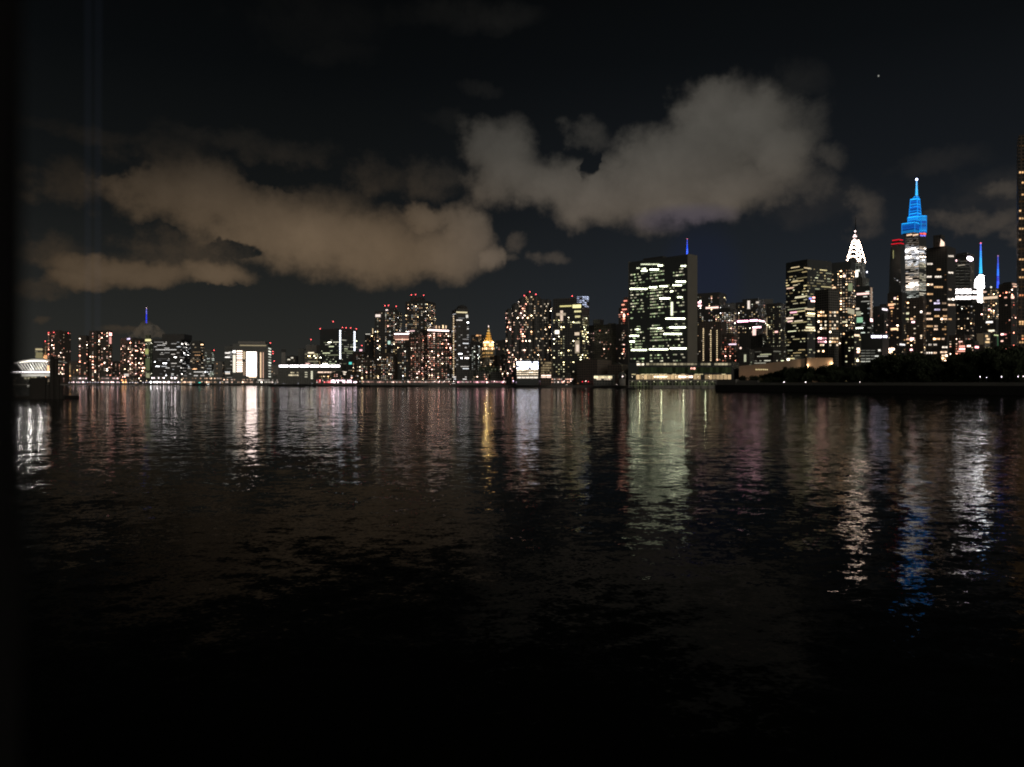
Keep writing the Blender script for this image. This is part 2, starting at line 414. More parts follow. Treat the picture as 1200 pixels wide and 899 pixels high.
# ------------------------------------------------------------------ the setting: river, land, island
def water_mat(T, out):
    co = T.new('ShaderNodeTexCoord').outputs['Object']
    # wave slopes taken straight from noise vectors, several wavelengths; patches of calmer and rougher water
    patch = T.noise(T.v('MULTIPLY', co, (.0035, .011, 1)), 1, 3, .6)
    patch = T.m('ADD', .72, T.m('MULTIPLY', T.sm(patch, .35, .65), .45))
    tot = None
    for (sc_, ax, amp, det) in ((.12, .6, .045, 2), (.5, .75, .110, 3), (1.9, .8, .13, 2), (7.5, .9, .10, 1)):
        n = T.noise(T.v('MULTIPLY', T.v('ADD', co, (37*sc_, 11, 5)), (sc_*ax, sc_, sc_)), 1, det, .5, .3, color=True)
        v = T.v('MULTIPLY', T.v('SUBTRACT', n, (.5, .5, .5)), (amp*1.25, amp*1.2, 0))
        tot = v if tot is None else T.v('ADD', tot, v)
    tot = T.v('SCALE', tot, sc=patch)
    nrm = T.v('NORMALIZE', T.v('ADD', tot, (0, 0, 1)))
    d = T.new('ShaderNodeBsdfDiffuse'); d.inputs[0].default_value = (.006, .007, .006, 1)
    g = T.new('ShaderNodeBsdfAnisotropic' if False else 'ShaderNodeBsdfGlossy'); g.inputs['Roughness'].default_value = .045; T.put(g.inputs['Normal'], nrm)
    f = T.new('ShaderNodeFresnel'); f.inputs[0].default_value = 1.25; T.put(f.inputs['Normal'], nrm)
    mx = T.new('ShaderNodeMixShader'); T.put(mx.inputs[0], T.m('POWER', f.outputs[0], 1.62)); T.l.new(d.outputs[0], mx.inputs[1]); T.l.new(g.outputs[0], mx.inputs[2])
    return mx.outputs[0]
M['water'] = mat('river_water', water_mat)
b = MB(); b.face([(-7000, -400, 0), (7000, -400, 0), (7000, 9000, 0), (-7000, 9000, 0)], 'water'); b.build('water', kind='structure')
shore = [(-400, 2700), (80, 2300), (230, 2150), (330, 1750), (440, 1320), (560, 1170), (700, 1000), (765, 895), (870, 890), (1000, 870), (1600, 850)]
b = MB(); pts = [(GX(px, d), d) for px, d in shore]
b.prism(pts+[(7500, 9200), (-7500, 9200)], -3, GROUND, 'concrete', roof='asphalt'); b.build('ground', kind='structure')
def shore_d(px):
    for (a, da), (c, dc) in zip(shore, shore[1:]):
        if a <= px <= c:
            pa, pc = Vector((GX(a, da), da)), Vector((GX(c, dc), dc)); return on_face(pa, pc, px).y
    return 900
isl = [(838, 590), (1200, 382), (1700, 257)]
ip = [(GX(px, d), d) for px, d in isl]
b = MB(); b.prism(ip+[(ip[-1][0]+85, 297), (GX(838, 590)+65, 690)], -2, 4.6, 'riprap', roof='grass'); b.build('island_ground', kind='structure')
b = MB()
for (p_, q_) in zip(ip, ip[1:]):
    a_, c_ = Vector(p_), Vector(q_); e = (c_-a_).normalized(); n = Vector((-e.y, e.x)); a_ += n*2.2; c_ += n*2.2
    b.prism([tuple(a_), tuple(c_), tuple(c_+n*.6), tuple(a_+n*.6)], 4.6, 6.35, 'granite')
rw = b.build('retaining_wall'); rw['label'] = 'long low granite parapet along the edge of the tree covered island'; rw['category'] = 'wall'
t = thing('granite_monument', 'blocky dark granite end of the island, nearest the low lit buildings', 'monument', (GX(850, 575), 575, 4.6))
b = MB(); b.prism([(GX(840, 592), 592), (GX(862, 572), 572), (GX(867, 580), 580), (GX(847, 604), 604)], 4.6, GZ(444.6, 575), 'granite'); b.build('wall', t)
b = MB(); b.prism([(GX(866, 571), 571), (GX(888, 554), 554), (GX(890, 560), 560), (GX(869, 577), 577)], 4.6, GZ(445.8, 550), 'granite'); b.build('side_wall', t)

# shore road on its low deck
b = MB()
for (p_, q_) in zip(pts[3:], pts[4:]):
    a_, c_ = Vector(p_), Vector(q_); e = (c_-a_).normalized(); n = Vector((-e.y, e.x)); a_ += n*3; c_ += n*3
    b.prism([tuple(a_), tuple(c_), tuple(c_+n*16), tuple(a_+n*16)], GROUND-.5, GROUND+.25, 'concrete', roof='asphalt')
b.build('road', kind='structure')

# ------------------------------------------------------------------ the towers, from the left of the view to the right
W1 = 'white'
B('small cream building with a bright beacon, above the lit ferry canopy', 41, 52, 407.5, 2420, wall='tan', pal='yellow', p=.55, br=.5, name='office_building', cat='building', st='bands', wh=.42,
  strips=[(41.5, 50, 408.5, 410.5, (.55, .45, .25)), (42, 50, 413, 420, (.22, .19, .10))])
B('narrow orange lit brick building touching the left riverside tower', 50.5, 58, 401, 2380, wall='brown', pal='orange', p=.7, br=.9, red=((53, 400),), strips=[(51.5, 55.5, 416, 421.5, (.9, .42, .18))], name='brick_building', cat='building')
B('leftmost dark riverside tower with pinkish windows in columns', 56, 83, 388, 2340, 70, wall='brown', pal='pink', p=.36, br=1.7, fh=4.6, cw=6, caps=((66, 73, 386.8),), red=((57, 390), (63, 389.5), (80, 390.5)), st='dots', sig=.8)
B('second dark riverside tower, lower wing on its left', 92, 106, 393.5, 2330, 101, wall='brown', pal='pink', p=.42, br=1.7, fh=4.6, cw=6, sig=.8)
B('middle tall slab of the second dark riverside tower, bright white windows', 104.5, 119, 388, 2300, 113, wall='brown', pal='pink', p=.45, br=1.8, fh=4.6, cw=6, sig=.9, red=((108, 388.5),))
B('right slab of the second riverside tower, pink lights at its upper corner', 118, 131.5, 387.5, 2280, 127, wall='brown', pal='pink', p=.42, br=1.7, fh=4.6, cw=6, sig=.8,
  strips=[(127.8, 130.8, 390, 393.5, (2.2, .9, .8)), (127.8, 130.5, 395, 403, (.9, .4, .34))])
B('low dark building with a few orange windows between the two left riverside towers', 81, 95, 424, 2360, wall='brown', pal='orange', p=.5, br=1.1, fh=4.4, cw=5, name='low_building', cat='building')
B('low pink lit building left of the third riverside tower', 130, 142, 424, 2360, wall='brown', pal='pink', p=.4, br=.9, fh=4.4, cw=5, name='low_building', cat='building')
B('third riverside tower, broad and dark with dense pink windows', 141, 170, 396.5, 2300, 156, wall='brown', pal='pink', p=.46, br=1.8, fh=4.6, cw=6, sig=.9, caps=((146, 154, 395.4),), strips=[(149, 152.5, 396.2, 398, (1.4, 1.2, 1.7)), (145.5, 151, 438, 441, (.7, .62, .55))])
B('greenish lit stone tower right of the third riverside tower', 168.5, 179.5, 400, 2420, 176, wall='green', pal='green', p=.55, br=.65, fh=4.2, cw=5, caps=((170.5, 177, 392.5),), name='stone_tower', cat='tower',
  strips=[(169, 177, 397.5, 400, (1.1, 1.0, .5)), (170, 174, 409, 415, (.38, .40, .14)), (170.5, 175.5, 420, 434, (.085, .10, .05)), (171, 175.5, 437.5, 444, (.28, .28, .17))])  # green light on the facade put in as dim glowing strips
B('wide dark hospital block with short rows of white windows', 179, 224, 398, 2250, 212, wall='dark', pal='white', p=.36, br=1.4, fh=4.4, cw=4, st='bands', wh=.36, caps=((190, 225, 391.5),), name='hospital_block', cat='hospital building')
B('dark block with a red roof beacon and warm window rows, right of the hospital', 223, 239, 401, 2200, wall='dark', pal='warm', p=.62, br=1.2, fh=4.4, cw=5, st='bands', red=((231.5, 402),), caps=((226, 236, 399.5),), name='office_block', cat='office building')
B('grey block with dense cool windows, beside a gap before the lit cube', 238.5, 251, 411, 2150, wall='grey', pal='cool', p=.85, br=1.0, fh=4, cw=4.4, st='bands', caps=((239, 250, 409.8),), red=((251, 410.5),), name='office_block', cat='office building')
B('low white lit podium with bright floors in front of the hospital rows', 219, 250, 433, 2120, 240, wall='grey', pal='white', p=1.0, br=1.3, fh=5.0, cw=6, st='bands', wh=.45, name='podium_building', cat='building')
B('low brownish building between the grey block and the lit cube', 250.5, 264, 424, 2120, wall='tan', pal='warm', p=.35, br=.6, fh=4.4, cw=5, name='low_building', cat='building')
B('dark left wing of the lit hospital cube, few white bands', 263.5, 277, 406, 1960, 274, wall='grey', pal='white', p=.35, br=1.0, fh=4.6, cw=4, st='bands', name='hospital_wing', cat='hospital building',
  strips=[(263.7, 269.5, 413, 414.5, (1.3, 1.2, 1.1)), (263.7, 269.5, 418, 419.3, (1.6, 1.5, 1.4)), (264, 269.5, 437, 438.5, (1, .85, .7))])
cube = B('big cube shaped hospital with a huge glowing pinkish white glass wall', 272.5, 318, 403.5, 1930, 314, .8, wall='grey', st=None, name='hospital_cube', cat='hospital building', caps=((279, 314, 400.2, 'tan'),), red=((289, 402), (316.8, 402)),
  strips=[(273, 276, 411, 413.6, (2, 1.9, 1.8)), (273, 276.2, 416, 436.5, (1.15, 1.05, .85)), (304.8, 306.2, 413, 444, (1.2, .82, .5)), (307.9, 309, 413, 444, (.7, .42, .3)), (281, 312, 404.3, 405.6, (.32, .26, .16)), (285, 287.3, 412, 421, (.6, .45, .28)), (285, 287.3, 424, 440, (.3, .2, .13))])
def rows(r, px0, px1, y0, y1, n, col, duty=.6, name='lit_floor', jit=.15, face=0, gaps=0, segs=1):
    """n lit floors seen between two columns and two heights of one face"""
    P, Q = (r.A, r.B) if face == 0 else (r.B, r.C)
    for i in range(n):
        yt = y0+(y1-y0)*i/n; yb = yt+(y1-y0)/n*duty
        for j in range(segs):
            if gaps and r.rng.random() < gaps: continue
            a0 = px0+(px1-px0)*(j+.06)/segs; a1 = px0+(px1-px0)*(j+.94)/segs
            u0, u1 = on_face(P, Q, a0), on_face(P, Q, a1); e = (Q-P).normalized(); nn = Vector((e.y, -e.x))
            u0 = u0+nn*.22; u1 = u1+nn*.22; dm = (u0.y+u1.y)/2; g = 1+r.rng.uniform(-jit, jit)
            m_ = MB(); m_.face([(u0.x, u0.y, GZ(yb, dm)), (u1.x, u1.y, GZ(yb, dm)), (u1.x, u1.y, GZ(yt, dm)), (u0.x, u0.y, GZ(yt, dm))], 'glow', None, hot_tail(tuple(c*g for c in col), 1.5))
            m_.build(name, r.root)
rows(cube, 288, 301.5, 412.5, 441, 12, (4.2, 3.3, 3.0), .80)
rows(cube, 277, 284.5, 411, 437, 10, (2.2, 1.7, 1.4), .52, jit=.3)
rows(cube, 291, 301, 441.3, 443, 1, (1.7, 1.3, .9), .8)
rows(cube, 314.3, 317.8, 408, 444, 11, (.85, .85, .72), .45, jit=.7, face=1)
B('grey low block with red signal lights right of the lit cube', 317.5, 331, 428, 1900, wall='tan', pal='warm', p=.3, br=.7, fh=4, cw=5, name='low_building', cat='building', strips=[(319.2, 320.6, 411.5, 415, (2.2, .12, .10)), (320, 322.6, 421.5, 424.5, (2.2, .2, .3))] if False else (), red=((319.8, 412), (319.9, 414.6), (321.3, 423.2)))
# chimney
t = thing('brick_chimney', 'square tan chimney with a dark top behind the long flat hall', 'chimney', (GX(332.5, 1900), 1900, GROUND))
b = MB(); b.box((GX(332.3, 1900), 1900, (GROUND+GZ(413, 1900))/2), (9.5, 9, GZ(413, 1900)-GROUND), 'tan', .2); b.build('shaft', t)
b = MB(); b.box((GX(332.3, 1900), 1900, (GZ(413, 1900)+GZ(409.6, 1900))/2), (10.3, 9.8, GZ(409.6, 1900)-GZ(413, 1900)), 'black', .2); b.build('cap', t)
B('low building with two small white signs behind the long flat hall', 336, 351, 417.5, 1880, wall='dark', pal='warm', p=.2, br=.6, name='low_building', cat='building', strips=[(337, 340, 420.8, 422, (1, .9, .7)), (341, 343.8, 418.8, 420, (1.1, 1, .8))])
B('plain grey windowless slab with a darker top behind the long flat hall', 349.5, 359, 409, 1850, wall='grey', st=None, name='concrete_slab_tower', cat='tower', roofbox=False)
B('yellowish office block with full window rows and a red beacon on its mast', 357, 376.5, 411.5, 1800, 371, wall='tan', pal='yellow', p=1.1, br=1.0, fh=4.2, cw=3.4, st='bands', wh=.4, caps=((358.5, 376, 404, 'tan'),), red=((364.5, 398),), name='office_block', cat='office building', strips=[(361, 368, 412.8, 414.2, (1.5, 1.3, .9)), (358, 363, 425.5, 426.6, (1.2, .7, .6))])
sc = B('glass laboratory tower with two vertical strips of white lights', 375, 418.5, 385.5, 1650, 397.5, wall='glass', pal='green', p=.62, br=.9, fh=4.6, cw=3.6, st='bands', wh=.32, wtop=397, name='laboratory_tower', cat='glass tower',
   red=((375.2, 385.3), (390.3, 377), (401.3, 383.8), (405.5, 384.2), (411, 384.4), (417.6, 385.5)), roofbox=False)
for (a0, ya, yb, n) in ((397.4, 387, 421.5, 13), (414.2, 388.5, 411.8, 10)): rows(sc, a0+.3, a0+2.1, ya, yb, n, (2.0, 2.1, 2.3), .72, face=1, name='strip_light')
hall = B('long flat roofed hall with a glowing white edge along its roof', 326, 408.5, 427.5, 1560, 400, .5, wall='grey', st=None, name='long_hall', cat='hall', roofbox=False)
rows(hall, 326.6, 399, 428, 430.1, 1, (5.0, 4.6, 4.7), 1.0, name='roof_edge_light', segs=6)
rows(hall, 372, 394, 435.6, 437, 1, (1.5, 1.05, .8), 1.0, segs=3); rows(hall, 372, 394, 438.8, 440, 1, (1.5, 1.05, .8), 1.0, segs=3)
rows(hall, 364.2, 366.6, 435, 444.5, 5, (1.0, .95, .7), .85); rows(hall, 338, 350, 436, 442, 2, (.8, .68, .45), .5, segs=5, gaps=.2, jit=.6); rows(hall, 357, 360.5, 436, 444, 3, (.8, .75, .55), .3)
rows(hall, 384, 390, 441, 442, 1, (1.1, .9, .7), 1); rows(hall, 400.5, 407, 435.5, 440.4, 2, (1.3, 1.1, .9), .5, face=1)
B('small dark building with a teal lit window right of the laboratory tower', 406, 420, 421, 1540, wall='dark', pal='pink', p=.35, br=.8, name='low_building', cat='building', strips=[(409, 412.3, 424.5, 427, (.15, .85, .75))])
B('mid height block crowded with small pink lights, left of the stepped tower', 413, 432, 413, 1500, 424, wall='brown', pal='mix', p=.52, br=1.3, cw=4, fh=3.4, name='apartment_block', cat='apartment building', red=((424, 405), (422.5, 410)), strips=[(421.5, 424.5, 409.5, 411.5, (1.5, .8, .9))])
B('slim stepped block with a white roof line and a small lit spike', 427.5, 441.5, 391, 1460, 437, wall='dark', pal='warm', p=.42, br=1.1, name='apartment_block', cat='apartment building', strips=[(428.5, 434, 391.2, 392, (.8, .75, .65)), (436.5, 437.3, 385, 391, (1.1, .8, .45))])
B('dark tower with white dotted windows and three red beacons, left of the tallest pair', 439, 470.5, 364.5, 1380, 463, wall='dark', pal='mix', p=.40, br=1.35, fh=3.3, cw=3.6, caps=((451, 466, 360.5),), red=((451, 358.2), (455.3, 358), (464.3, 359)), strips=[(440, 446, 368.5, 371.5, (1.1, .9, .8)), (452, 454.5, 362.8, 364, (1.6, 1.3, 1.2)), (454.5, 457.5, 399.5, 403.5, (.55, .8, .68))])
B('low crowded block of warm lights in front of the dotted tower', 418, 446, 421, 1345, 436, wall='brown', pal='mix', p=.55, br=1.1, cw=3.8, fh=3.2, name='apartment_block', cat='apartment building')
B('tall dark tower with three red beacons, highest left of the gold spire', 475, 510.5, 353, 1420, 500, wall='dark', pal='mix', p=.42, br=1.35, fh=3.3, cw=3.6, caps=((481, 498, 347.8),), red=((482, 345.6), (487, 345.2), (496.5, 346)), sig=.8)
B('brick block with two pinkish white lit cornices', 460.5, 486, 390.5, 1320, 480, wall='brown', pal='mix', p=.40, br=1.1, fh=3.2, cw=3.6, name='apartment_block', cat='apartment building',
  strips=[(462, 480, 390.8, 392, (2.1, 1.5, 1.4)), (463, 480, 397.3, 398.3, (1.5, .85, .6)), (462, 480, 393.5, 396.6, (.22, .10, .08))])
B('mid rise block of yellow and pink lights below the lit cornices', 440, 468, 415, 1290, 455, wall='brown', pal='mix', p=.55, br=1.1, cw=3.6, fh=3.1, name='apartment_block', cat='apartment building')
B('broad block with pale lights at the foot of the tall beacon tower', 466, 496, 408, 1270, 486, wall='dark', pal='mix', p=.42, br=1.05, cw=3.6, fh=3.1, name='apartment_block', cat='apartment building')
B('wide apartment slab with a white lit cornice and four lamps above it', 493, 529, 386, 1240, 505, wall='brown', pal='pink', p=.50, br=1.5, fh=3.2, cw=3.6, sig=.8,
  strips=[(501, 526, 386.6, 388, (2.1, 1.6, 1.5)), (510.5, 511.8, 381.5, 385, (1.1, .7, .4)), (514, 515.2, 382, 385, (1, .65, .4)), (518.2, 520, 381, 385, (1.6, 1.2, .7)), (522, 523.2, 381.5, 385, (1.3, .9, .55)), (493.3, 493.9, 390, 440, (.35, .25, .18))])
B('narrow dark block of pink lights left of the white cornice slab', 479, 499, 391, 1262, 490, wall='brown', pal='pink', p=.46, br=1.2, fh=3.2, cw=3.6, strips=[(480, 486, 387.3, 388.6, (1.1, .7, .7))])
vt = B('slim round topped tower with one vertical line of lamps on its left edge', 529.5, 549.5, 363.5, 1210, 534.5, wall='dark', pal='white', p=.40, br=1.3, fh=3.3, cw=3.4, st='bands', caps=((533, 548.5, 361),), side=1,
  strips=[(534.8, 547.5, 365.4, 366.8, (1.0, .85, .5)), (546, 548.5, 369, 372.5, (.9, .85, .75))], roofbox=False)
for i in range(26): rows(vt, 531.2, 532.2, 370+i*2.75, 371.6+i*2.75, 1, (1.15, .85, .5), 1, name='lamp_line')
b = MB(); b.cyl((GX(541.5, 1226), 1226), 8.6, GZ(361, 1226), GZ(359.2, 1226), 'dark', 16, 7); b.cyl((GX(541.5, 1226), 1226), 7, GZ(359.2, 1226), GZ(357.8, 1226), 'dark', 16, 3); b.build('domed_roof', vt.root)
B('far dark block with a few orange windows left of the gold spire', 552, 568, 393, 1750, wall='dark', pal='orange', p=.4, br=.8, name='office_building', cat='office building', strips=[(558, 561, 392.5, 394, (1.2, .6, .25)), (562, 564, 392.6, 393.8, (.8, .4, .2))])
B('low grey green building with dim windows below the gold spire', 561, 589, 430, 1230, 580, wall='green', pal='green', p=.3, br=.35, name='low_building', cat='building')
B('block of scattered cool lights between the lamp line tower and the gold spire', 548, 563, 402, 1400, wall='dark', pal='cool', p=.42, br=.9, name='apartment_block', cat='apartment building')
B('dark block with sparse lights right of the gold spire', 581, 594.5, 399.5, 1450, wall='dark', pal='mix', p=.30, br=.9, name='apartment_block', cat='apartment building')
B('low block of warm lights right below the gold spire', 574, 594, 418, 1290, 583, wall='brown', pal='warm', p=.40, br=.9, name='apartment_block', cat='apartment building')
B('low pink lit block touching the foot of the scalloped tower', 586, 600, 416, 1180, 592, wall='brown', pal='pink', p=.6, br=1.4, fh=3.6, cw=4, name='apartment_block', cat='apartment building')
# scalloped tower: rounded bays stepping up to the middle
t = thing('scalloped_tower', 'dark tower of rounded bays stepping up to red beacons, right of the gold spire', 'apartment tower', (GX(619, 1120), 1120, GROUND))
rg = random.Random(7)
bays = [(596.5, 3.6, 363.5), (604.5, 4.6, 357), (612.5, 4.6, 350.5), (620.5, 4.8, 344), (628.5, 4.6, 348), (636, 4.6, 352), (642, 3.8, 352)]
dB = 1120; Qs = []
b = MB(); b.prism([(GX(594.5, dB+4), dB+4), (GX(643.5, dB+4), dB+4), (GX(643.5, dB+32), dB+32), (GX(594.5, dB+32), dB+32)], GROUND, GZ(364, dB), 'dark', roof='roof'); b.build('core', t)
for i, (px, r_, ty) in enumerate(bays):
    c = (GX(px, dB+5), dB+5+(.5 if i % 2 else -1.2)); rad = r_/F*dB*1.06
    z1 = GZ(ty, dB); b = MB(); b.cyl(c, rad, GROUND, z1, 'dark', 14); b.cyl(c, rad*.6, z1, z1+2.2, 'roof', 10, rad*.5); b.build('bay', t)
    n = 14
    for j in range(n):
        a0, a1 = 2*math.pi*j/n, 2*math.pi*(j+1)/n; mid = (a0+a1)/2
        if math.sin(mid) > .25: continue
        P_ = Vector((c[0]+rad*math.cos(a0), c[1]+rad*math.sin(a0))); Q_ = Vector((c[0]+rad*math.cos(a1), c[1]+rad*math.sin(a1)))
        Qs += lit(rg, P_, Q_, GROUND+2, z1-1, 3.35, 9, .24 if j % 2 else .15, 'pink' if px < 616 else 'warm', 1.5, 'even', .62, .42, .85)
put_windows(t, Qs, dB)
for (rx, ry) in ((621, 342), (617, 345.5), (614.5, 346.5), (628, 345), (628.3, 348)):
    x_, z_ = GX(rx, dB+6), GZ(ry, dB+6); m_ = MB(); m_.tube((x_, dB+6, z_-6), (x_, dB+6, z_), .15, 'black', 4); ms = m_.build('mast', t)
    m_ = MB(); m_.ball((x_, dB+6, z_), .7, 'glow', (5, .55, .6)); m_.build('beacon', ms)
g1 = B('low glass building glowing white behind a grid, at the foot of the scalloped tower', 605, 633.5, 423, 1060, 631, .6, wall='glass', st=None, name='glass_building', cat='glass building', roofbox=False)
rows(g1, 605.5, 630.8, 423.8, 433, 4, (2.6, 2.7, 3.4), .82, segs=9, gaps=.04, jit=.3, name='window'); rows(g1, 605.5, 630.8, 433.3, 441, 3, (1.3, 1.05, .75), .45, segs=9, jit=.4, name='window'); rows(g1, 606, 630.5, 441.6, 444.5, 1, (1.3, 1.1, .9), .6, segs=5, gaps=.2, name='window')
b = MB(); b.cyl((GX(617.5, 1085), 1085), 5, GZ(423, 1085), GZ(421.3, 1085), 'paint', 14, 3.5); b.build('skylight', g1.root)
g2 = B('dim brown gridded building between the glowing glass building and the black tower', 633.5, 648.5, 423.5, 1060, 646, wall='brown', st=None, name='gridded_building', cat='building', roofbox=False)
rows(g2, 634, 646, 424.5, 439, 5, (.24, .18, .10), .6, segs=6, gaps=.1, jit=.5, name='window'); rows(g2, 634, 646, 439.5, 443.4, 2, (1.7, 1.2, .95), .6, segs=2, name='window')
bk = B('black tower with a yellow lit floor and a bluish white lattice corner at the top', 648, 690.5, 349.5, 1080, 682, .8, wall='dark', pal='yellow', p=.34, br=1.35, fh=3.3, cw=3.5, wtop=368, sig=.95, roofbox=False, red=((670.5, 347),), name='black_tower',
  strips=[(656, 670, 358, 359.6, (.85, .75, .30)), (671, 681, 357, 361, (1.3, 1.15, .55)), (656.7, 659.8, 364, 376, (.85, .65, .5)), (652, 663, 367, 370, (.42, .34, .24)), (650.3, 655.5, 387, 391.5, (1.7, 1.5, 1.2)), (674, 679, 399, 414, (.34, .27, .19)), (675.3, 678.6, 404, 412, (1.0, .8, .65)), (673.5, 679, 389.5, 393, (.8, .62, .45)), (673, 681, 364, 366, (.9, .8, .4)), (674, 680, 370, 372, (.8, .7, .35)), (673, 680, 377.5, 379, (.7, .65, .4))])
rows(bk, 682.3, 689.8, 347.5, 361, 6, (.55, .62, .85), .5, face=1, segs=3, gaps=.35, jit=.8, name='crown_light')
rows(bk, 676, 682, 347.5, 358, 5, (.45, .5, .7), .4, segs=2, gaps=.45, jit=.8, name='crown_light')
B('broad dark tower with small red windows and a yellow lit roof box', 689.5, 738, 380.5, 1090, 722, .8, wall='dark', pal='pink', p=.19, br=1.2, fh=3.3, cw=3.4, wtop=384, wbot=421, roofbox=False, sig=.8, caps=((695, 707.5, 374.2), (712, 722, 378.6)),
  strips=[(695.4, 706.5, 375.8, 379, (.75, .68, .22))])
B('unlit brown blank block in front of the broad dark tower', 676, 716, 422, 1010, 700, wall='brown', st='dots', p=.015, br=.7, name='blank_block', cat='building')
B('unlit lower brown block behind the lit pavilion', 712, 737, 428, 990, 728, wall='brown', st='dots', p=.03, br=.7, name='blank_block', cat='building')
B('stepped tower of red and orange windows half hidden behind the great glass slab', 725, 741, 361, 1250, 735, wall='brown', pal='red', p=.75, br=1.5, fh=3.6, cw=3.6, ww=.8, caps=((727.5, 740, 354), (731, 740, 348)), strips=[(728.5, 732, 356.5, 358, (1.5, .6, .4)), (731, 735, 352, 353.3, (1.5, .5, .35)), (729, 734.5, 362, 363.3, (1.6, .55, .4)), (730, 733, 369, 371, (1.7, 1.0, .7))])

# the great glass slab with its marble end
d0 = 950
A, Bc, C, D = footprint(737, 816.6, 805.3, d0, .26)
t = thing('slab_tower', 'broad glass office slab with pale marble end wall, greenish window rows, on the river', 'skyscraper', ((A.x+C.x)/2, (A.y+C.y)/2, GROUND))
zT = GZ(297.2, d0); ctr = (A+C)/2
b = MB(); sh = lambda P_, k_: tuple(ctr+(P_-ctr)*k_)
b.prism([sh(P_, .992) for P_ in (A, Bc, C, D)], GROUND, zT-1, 'glass', roof='roof'); b.build('curtain_wall', t)
e = (C-Bc).normalized(); n = Vector((e.y, -e.x))
b = MB(); q = [Bc, Bc+n*.8, C+n*.8, C]; b.prism([tuple(q[0]), tuple(q[1]), tuple(q[2]), tuple(q[3])], GROUND, zT, 'marble'); b.build('end_wall', t)
n2 = Vector(((D-A).y, -(D-A).x)).normalized(); q = [D-n2*.8, A-n2*.8, A, D] if False else [A, D, D-n2*.0, A]
b = MB(); e1 = (Bc-A).normalized(); b.prism([tuple(A-e1*.8), tuple(A), tuple(D), tuple(D-e1*.8)], GROUND, zT, 'marble'); b.build('end_wall', t)
rg = random.Random(3); fh = 3.78; Q = []
zones = [(739, 755.5, .72, .42), (757.5, 761, .25, .25), (762, 778.5, .80, .44), (779.5, 788, .28, .35), (789, 803.5, .46, .42)]
zb = GZ(424, d0)
nf = int((zT-14-zb)/fh)
for f in range(nf):
    z = zb+f*fh
    if f in (3, 13, 14): continue
    fl = rg.choice([.35, .8, 1, 1, 1.15, 1.3])
    for (a0, a1, pr, br) in zones:
        if rg.random() > .93: continue
        zf = rg.choice([.6, .9, 1, 1.2]); a = a0
        while a < a1-1.4:
            wd = rg.choice([1.6, 1.9, 2.3, 3.2])
            if rg.random() < pr*fl*zf:
                u0, u1 = on_face(A, Bc, a), on_face(A, Bc, min(a+wd-.35, a1)); s0, s1 = (u0-A).length, (u1-A).length
                g = br*1.45*min(2.6, rg.lognormvariate(-.25, .6)); cc = rg.choice([(.78, .95, .50), (.92, .96, .58), (.72, .9, .50), (1, .94, .66)])
                Q.append((quad_on(A, Bc, s0, s1, z+1.1, z+2.35, .3), tuple(x*g for x in cc)))
            a += wd
un_bright = [(738.5,758.5,337,340.2,2.2),(761,770,335.6,338,2),(773,782.5,334.2,337,2),(792,803.7,328.6,331.5,1.8),(788.5,799,332.8,335.8,2),(773,785.5,348.2,351.3,2.3),(794,799.7,347.2,349.7,1.6),
 (785.5,789,340.4,342.8,1.5),(751.5,758.7,316.2,318.7,1.7),(761.5,772.3,314.7,317.2,1.8),(798,804,310.6,313,1.7),(751,773,309,310.6,.8),(780,803,372.2,374.8,2.4),(784.5,803.5,382.3,385,2.5),(778,799,390,392.8,2.4),
 (738,749,392.3,395,2),(738,744,399.2,401.5,1.9),(744,750.7,385,387.2,1.5),(762,776,383.8,386,1.2),(740,758,408.8,411.6,2.3),(761,783,408,410.8,2.6),(785.4,804.5,407,409.7,2.3),(771,777,309.5,313,1.3),(746,750,313,315.5,1.2),(752,757,314,316,1.2),(786,789,354,370,.9)]
for i, (a0, a1, y0, y1, g) in enumerate(un_bright):
    nseg = max(1, round((a1-a0)/2.6))
    for k_ in range(nseg):
        u0, u1 = on_face(A, Bc, a0+(a1-a0)*k_/nseg+.12), on_face(A, Bc, a0+(a1-a0)*(k_+1)/nseg-.12); s0, s1 = (u0-A).length, (u1-A).length; dm = (u0.y+u1.y)/2; gg = 1.6*g*rg.uniform(.6, 1.15)
        ym = (y0+y1)/2
        Q.append((quad_on(A, Bc, s0, s1, GZ(y1 if y1-y0 > 5 else ym+.62, dm), GZ(y0 if y1-y0 > 5 else ym-.62, dm), .42), (.95*gg, 1*gg, .68*gg)))
put_windows(t, Q, d0, kmax=100)
b = MB(); u = on_face(A, Bc, 770); b.box((u.x, u.y+16, zT+1.2), (30, 9, 2.6), 'roof', math.atan2((Bc-A).y, (Bc-A).x)); b.build('roof', t)
# podium in front
pod = B('long low conference building with warm lit colonnade under the glass slab', 736, 866, 425, 903, 858, .35, wall='glass', st=None, name='conference_building', cat='building', roofbox=False)
rows(pod, 745, 857, 425.7, 428, 1, (.36, .31, .20), 1, segs=28, gaps=.12, jit=.8, name='window'); rows(pod, 746, 755, 425.8, 428.2, 1, (1.5, 1.3, 1.0), 1, segs=2, name='window')
rows(pod, 748, 857, 430.5, 437, 1, (.014, .018, .008), 1, segs=30, jit=.6, name='window'); rows(pod, 809, 815, 430.8, 433, 1, (1.6, .75, .6), 1, segs=3, name='window')  # first row: dim green of the face put in as faintly glowing panels
rows(pod, 741, 857, 439.2, 444.6, 1, (.55, .38, .20), 1, segs=26, jit=.6, gaps=.06, name='window'); rows(pod, 766, 783, 440.6, 442.6, 1, (2, 1.6, 1.15), 1, segs=5, gaps=.2, name='lamp'); rows(pod, 795, 812, 440.4, 442.8, 1, (2.2, 1.6, 1.3), 1, segs=5, gaps=.2, name='lamp'); rows(pod, 740, 856, 438.4, 439, 1, (.9, .75, .4), 1, segs=22, gaps=.35, name='lamp')
